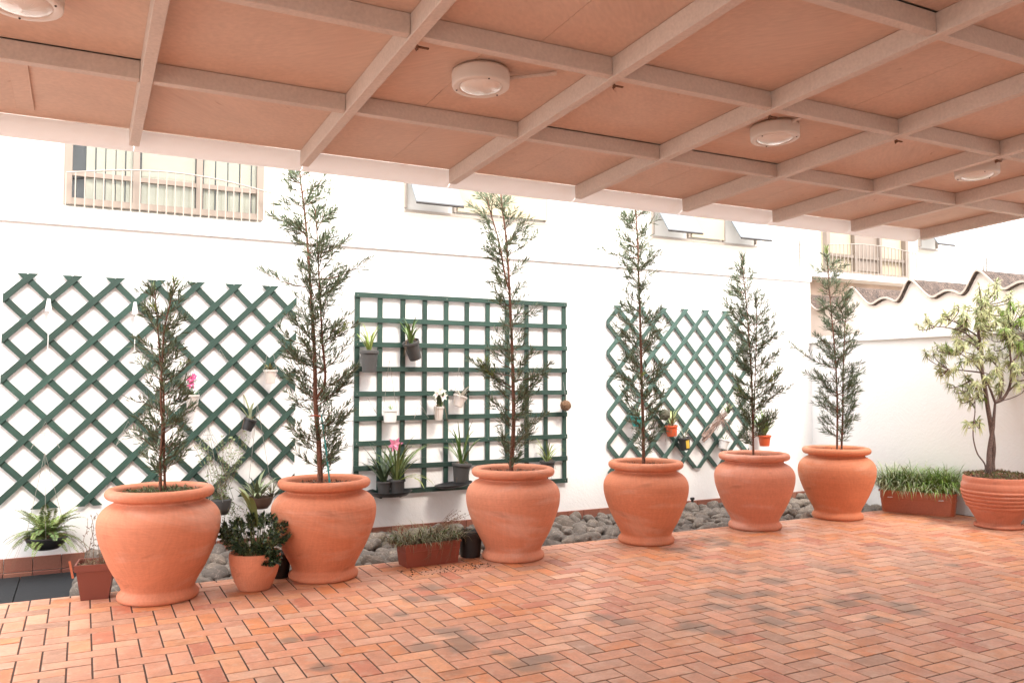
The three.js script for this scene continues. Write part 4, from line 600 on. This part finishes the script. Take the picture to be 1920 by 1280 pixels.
for (const [l, x, y, z, r, name] of [['brown coconut ball hung at the edge of the grid trellis', 4.82, 1.22, -7.97, .062, 'coconut_ball'], ['mossy brown ball behind the straight stemmed conifer', 6.2, 1.09, -7.97, .068, 'moss_ball']]) {
  const R = rng(Math.round(x * 50)), t = thing(name, l, 'ball', [x, y, z]); const g = new THREE.IcosahedronGeometry(r, 4), p = g.attributes.position; for (let i = 0; i < p.count; i++) { const k = 1 + .12 * noise.noise(p.getX(i) * 40, p.getY(i) * 40, p.getZ(i) * 40); p.setXYZ(i, p.getX(i) * k, p.getY(i) * k * .95, p.getZ(i) * k); } g.computeVertexNormals(); obj('husk', g, mat(name === 'moss_ball' ? [.10, .09, .06] : [.17, .09, .045], { bumpMap: stoneBump, bumpScale: .02 }), t);
  const lv = new Leaves(); for (let k = 0; k < 200; k++) { const d = rdir(R); lv.blade(d.clone().multiplyScalar(r * .9), d.clone().add(rdir(R).multiplyScalar(.9)).normalize(), perp(d, R), .03, .002, 0, jitter(name === 'moss_ball' ? [.08, .085, .05] : [.2, .12, .07], R, .4)); } stuff(obj('fibres', lv.geo(), M.leaf, t)); wires(t, [[[0, r, 0], [0, r + .2, -.05]]]);
}
{ // orchids with the pink flower on a black shelf
  const R = rng(71), t = thing('orchid_group', 'big orchid clump with a pink flower on a black tray at the grid trellis foot', 'orchid', [2.74, .36, -7.92]);
  obj('tray', lathe([[0, 0], [.17, 0], [.21, .03], [.225, .045], [.215, .047], [.2, .034], [.16, .012], [0, .012]], 40), M.black, t);
  for (const [x, z, s] of [[-.06, 0, 1], [.07, .02, 1.1]]) obj('pot', (() => { const g = taperPot(.055 * s, .07 * s, .13 * s); g.translate(x, .013, z); return g; })(), M.darkGrey, t);
  const lv = new Leaves(); tuft(R, lv, V(.06, .13, .02), 30, .58, .026, [.14, .18, .065], .8, 1.0); tuft(R, lv, V(-.06, .12, 0), 20, .46, .03, Gd, .75, 1.1); for (let k = 0; k < 4; k++) lv.arc(V(.08, .14, .04), -.4 - k * .5 + 1.6, .42, .35, .9, .024, [.26, .3, .06], [.2, .22, .04], 8);
  obj('leaves', lv.geo(), M.leafGloss, t); const f = new Leaves(); bloom(f, R, V(.03, .5, .05), .085, [.74, .22, .36]); bloom(f, R, V(.02, .505, .055), .06, [.8, .35, .48]); obj('flower', f.geo(), M.petal, t); obj('flower_stalk', tube(smooth([V(.05, .13, .02), V(.09, .34, .04), V(.035, .5, .045)], 8), .004, .003, 5), M.greenStem, t); obj('bracket', [bx(.02, .02, .2, -.1, -.012, -.06), bx(.02, .02, .2, .1, -.012, -.06)], M.black, t);
}
{ const t = thing('plant_shelf', 'small black shelf dish under the grey pot on the grid trellis', 'shelf', [3.44, .4, -7.93]); obj('dish', (() => { const g = lathe([[0, 0], [.12, 0], [.17, .022], [.18, .035], [.17, .037], [.15, .022], [0, .012]], 40); g.scale(1.15, 1, .8); g.rotateZ(.09); return g; })(), M.black, t); obj('bracket', bx(.02, .02, .16, 0, -.012, -.06), M.black, t); }
{ // trailing vine and spiky basket behind the first two pots
  const R = rng(81), t = thing('trailing_vine', 'wispy vine with small pale leaves hanging behind the dark glossy bush', 'hanging plant', [1.13, .40, -7.85]), st = [], lv = new Leaves();
  for (let k = 0; k < 46; k++) { const p = [V((R() - .5) * .1, .06, (R() - .5) * .08)]; let a = R() * 6.28, up = R() < .6; for (let q = 1; q < 7; q++) p.push(p[q - 1].clone().add(V(Math.cos(a) * .035 + (R() - .5) * .03, (up ? .085 : -.04) + (R() - .5) * .05, Math.sin(a) * .025))); const s = smooth(p, 14); st.push(tube(s, .0016, .0008, 3)); for (const v of s) for (let q = 0; q < 2; q++) if (R() < .6) { const d = rdir(R); lv.blade(v, d, perp(d, R), .03 + R() * .025, .011, .003, jitter(R() < .4 ? [.22, .26, .12] : [.13, .17, .07], R, .35)); } }
  obj('basket', lathe([[0, -.1], [.06, -.1], [.08, -.05], [.09, .03], [.085, .035], [0, .03]], 24), M.darkGrey, t); obj('stems', st, M.dryTwig, t); stuff(obj('leaves', lv.geo(), M.leaf, t)); wires(t, [[[-.11, .02, 0], [-.1, .68, -.18]], [[.11, .02, 0], [-.1, .68, -.18]], [[0, .02, .1], [-.1, .68, -.18]]]);
  const b = thing('spiky_basket', 'dark basket of spiky grey green blades behind the pot with the tallest conifer', 'hanging plant', [1.47, .33, -7.85]), l2 = new Leaves(); obj('basket', lathe([[0, 0], [.07, 0], [.10, .04], [.12, .1], [.112, .105], [0, .08]], 28), mat([.10, .055, .035]), b); tuft(R, l2, V(-.03, .09, 0), 44, .3, .02, [.17, .2, .11], .7, .7); tuft(R, l2, V(.1, .09, .02), 20, .2, .012, [.12, .1, .06], .7, .7); obj('leaves', l2.geo(), M.leaf, b); wires(b, [[[-.115, .1, 0], [.0, .95, -.19]], [[.115, .1, 0], [.0, .95, -.19]]]);
}
{ // small square brown pot with a dry plant
  const R = rng(91), t = thing('square_pot', 'small square brown plastic pot with a dried plant', 'pot', [.115, 0, -6.5], -.12);
  const sq = (k, y) => [[-k, y, -k], [k, y, -k], [k, y, k], [-k, y, k]], rings = [sq(.085, 0), sq(.113, .2), sq(.122, .2), sq(.125, .245), sq(.115, .245), sq(.106, .19), sq(.09, .17)], pos = [], idx = []; rings.flat().forEach(v => pos.push(...v)); for (let r = 0; r < 6; r++) for (let k = 0; k < 4; k++) { const a = r * 4 + k, b = r * 4 + (k + 1) % 4; idx.push(a, a + 4, b, b, a + 4, b + 4); } idx.push(24, 26, 25, 24, 27, 26, 0, 1, 2, 0, 2, 3);
  let g = new THREE.BufferGeometry(); g.setAttribute('position', new THREE.Float32BufferAttribute(pos, 3)); g.setIndex(idx); g = g.toNonIndexed(); g.computeVertexNormals(); obj('body', g, M.brownPlastic, t); obj('soil', (() => { const q = soilGeo(.097, .178, 4, .012); return q; })(), M.soil, t);
  const tw = [], lv = new Leaves(); for (let k = 0; k < 9; k++) { const x = (R() - .5) * .12, p = [V(x, .17, (R() - .5) * .1)]; for (let q = 1; q < 6; q++) p.push(p[q - 1].clone().add(V((R() - .5) * .05, .075, (R() - .5) * .04))); const s = smooth(p, 12); tw.push(tube(s, .0026, .0012, 4)); s.slice(4).forEach(v => { for (let q = 0; q < 3; q++) { const d = rdir(R); if (R() < .6) lv.blade(v, d, perp(d, R), .018 + R() * .015, .008, .002, jitter([.16, .11, .07], R, .5)); } }); }
  for (let k = 0; k < 260; k++) { const d = rdir(R); d.y = Math.abs(d.y); lv.blade(V((R() - .5) * .2, .19 + R() * .05, (R() - .5) * .2), d, perp(d, R), .04, .004, 0, jitter([.2, .15, .08], R, .4)); } obj('twigs', tw, M.dryTwig, t); stuff(obj('dry_leaves', lv.geo(), M.leaf, t)); obj('plant_tag', (() => { const q = bx(.014, .12, .002, -.1, .24, .09); q.rotateZ(.2); return q; })(), M.orangePlastic, t);
}
{ // dark leafy bush in a small terracotta pot
  const R = rng(101), t = thing('bush_pot', 'small round terracotta pot overflowing with a dark glossy green bush', 'potted plant', [1.135, 0, -6.22]);
  obj('pot', lathe([[0, 0], [.105, 0], [.112, .008], [.13, .04], [.158, .11], [.175, .18], [.18, .235], [.178, .262], [.172, .268], [.162, .262], [.158, .22], [0, .22]], 56), M.terracotta, t);
  const lv = new Leaves(), st = []; for (let k = 0; k < 150; k++) {
    const d = rdir(R); d.y = d.y * .62 + .32; const e = V(d.x * .25, .34 + d.y * .19, d.z * .23); if (R() < .22) e.set(.02 + R() * .12, .2 + R() * .08, .14 + R() * .06); const b = V(e.x * .3, .24, e.z * .3); st.push(tube(smooth([b, b.clone().lerp(e, .6).add(V(0, .02, 0)), e], 5), .0025, .0016, 4)); const ax = e.clone().sub(b).normalize();
    for (let q = 0; q < 22; q++) { const f = q / 22, s = perp(ax, R), ld = s.multiplyScalar(.5 + f * .6).addScaledVector(ax, 1 - f * .9).normalize(); lv.blade(e.clone().addScaledVector(ax, -.075 * f + .005), ld, perp(ld, R), .024 + R() * .016, .015 + R() * .005, .005, jitter(R() < .06 ? [.20, .26, .09] : [.030, .055, .022], R, .4)); }
  }
  for (let k = 0; k < 7; k++) lv.arc(V(.02, .42, -.1), 1.2 + R() * 3.6, .26 + R() * .12, 1.2, .35 + R() * .4, .045, [.25, .30, .12], [.22, .26, .08], 7);
  obj('stems', st, M.greenStem, t); stuff(obj('foliage', lv.geo(), M.leafGloss, t));
}
{ const t = thing('nursery_pot', 'plain black nursery pot behind the dark glossy bush', 'pot', [1.37, 0, -6.5], 0, 'black nursery pots on the paving'); obj('body', taperPot(.07, .09, .19), M.black, t); obj('soil', soilGeo(.08, .166, 2, .01), M.soil, t);
  const u = thing('nursery_pot', 'worn black nursery pot at the end of the weedy brown trough', 'pot', [2.975, 0, -6.5], 0, 'black nursery pots on the paving'); obj('body', taperPot(.085, .105, .22), M.black, u); obj('soil', soilGeo(.09, .195, 8, .02), M.soil, u); }
{ // weedy trough
  const R = rng(111), t = thing('weed_trough', 'brown red plastic trough full of weeds, soil spilled in front', 'planter', [2.56, 0, -6.42], .06);
  const shape = (hl, hw) => [[-hl, -hw], [hl, -hw], [hl, hw], [-hl, hw]].map(p => ({ x: p[0], y: p[1] })); trough(t, .5, .19, .185, .9, M.brownRed || (M.brownRed = mat([.25, .055, .03], { roughness: .5 })), shape);
  const lv = new Leaves(), st = []; for (let k = 0; k < 640; k++) { const x = (R() - .55) * .62, d = rdir(R); lv.arc(V(x, .17, (R() - .5) * .16), R() * 6.28, .12 + R() * .17, .4 + R() * .7, .6 + R() * .9, .004 + R() * .003, jitter(R() < .6 ? [.15, .10, .06] : [.10, .13, .05], R, .35), jitter([.17, .15, .07], R, .3), 5); }
  for (let k = 0; k < 170; k++) { const d = rdir(R); d.y = Math.abs(d.y) * .6; d.normalize(); lv.blade(V((k < 70 ? -.22 : .1) + (R() - .5) * .24, .19 + R() * .06, .03 + (R() - .5) * .2), d, perp(d, R), .022 + R() * .016, .014, .005, jitter(R() < .35 ? [.17, .11, .06] : [.09, .135, .045], R, .35)); }
  for (let k = 0; k < 14; k++) { const x = -.1 + R() * .3, p = [V(x, .16, .09)]; const z = .105 + R() * .012; p.push(V(x + .01, .2, z), V(x + (R() - .5) * .05, .1, z + .012), V(x - .03 + (R() - .5) * .06, .012 + R() * .06, z + .02)); st.push(tube(smooth(p, 8), .0016, .001, 3)); }
  for (let k = 0; k < 16; k++) { const x = -.06 + R() * .1, a = .55 + R() * .5, l = .28 + R() * .2, s = V(x, .18, -.02), e = V(x + Math.cos(a) * l, .18 + Math.sin(a) * l * .62, -.05 + (R() - .5) * .1); st.push(tube(smooth([s, s.clone().lerp(e, .5).add(V(0, .025, 0)), e], 6), .0022, .001, 3)); for (let q = 0; q < 8; q++) { const d = rdir(R); lv.blade(s.clone().lerp(e, .5 + .5 * R()), d, perp(d, R), .016, .007, 0, jitter([.19, .10, .06], R, .4)); } }
  obj('stems', st, M.dryTwig, t); stuff(obj('weeds', lv.geo(), M.leaf, t));
  const cr = []; for (let k = 0; k < 130; k++) { const g = new THREE.IcosahedronGeometry(.003 + R() * R() * .007, 0); g.scale(1, .6, 1); g.translate(2.25 + R() * .75, .003, -6.27 + (R() + R()) * .14); cr.push(g); } const c = stuff(obj('soil_crumbs', cr, M.soil)); Object.assign(c.userData, { label: 'crumbs of earth spilled in front of the weedy trough', category: 'soil' });
}
{ const t = thing('ground_peg', 'short black peg standing at the wall foot behind the stones', 'peg', [6.62, -.14, -7.98]); obj('stake', bx(.03, .2, .012, 0, .1, 0), M.black, t); obj('head', rbx(.05, .03, .03, 0, .205, 0, .006), M.black, t); }

renderer.render(scene, camera);
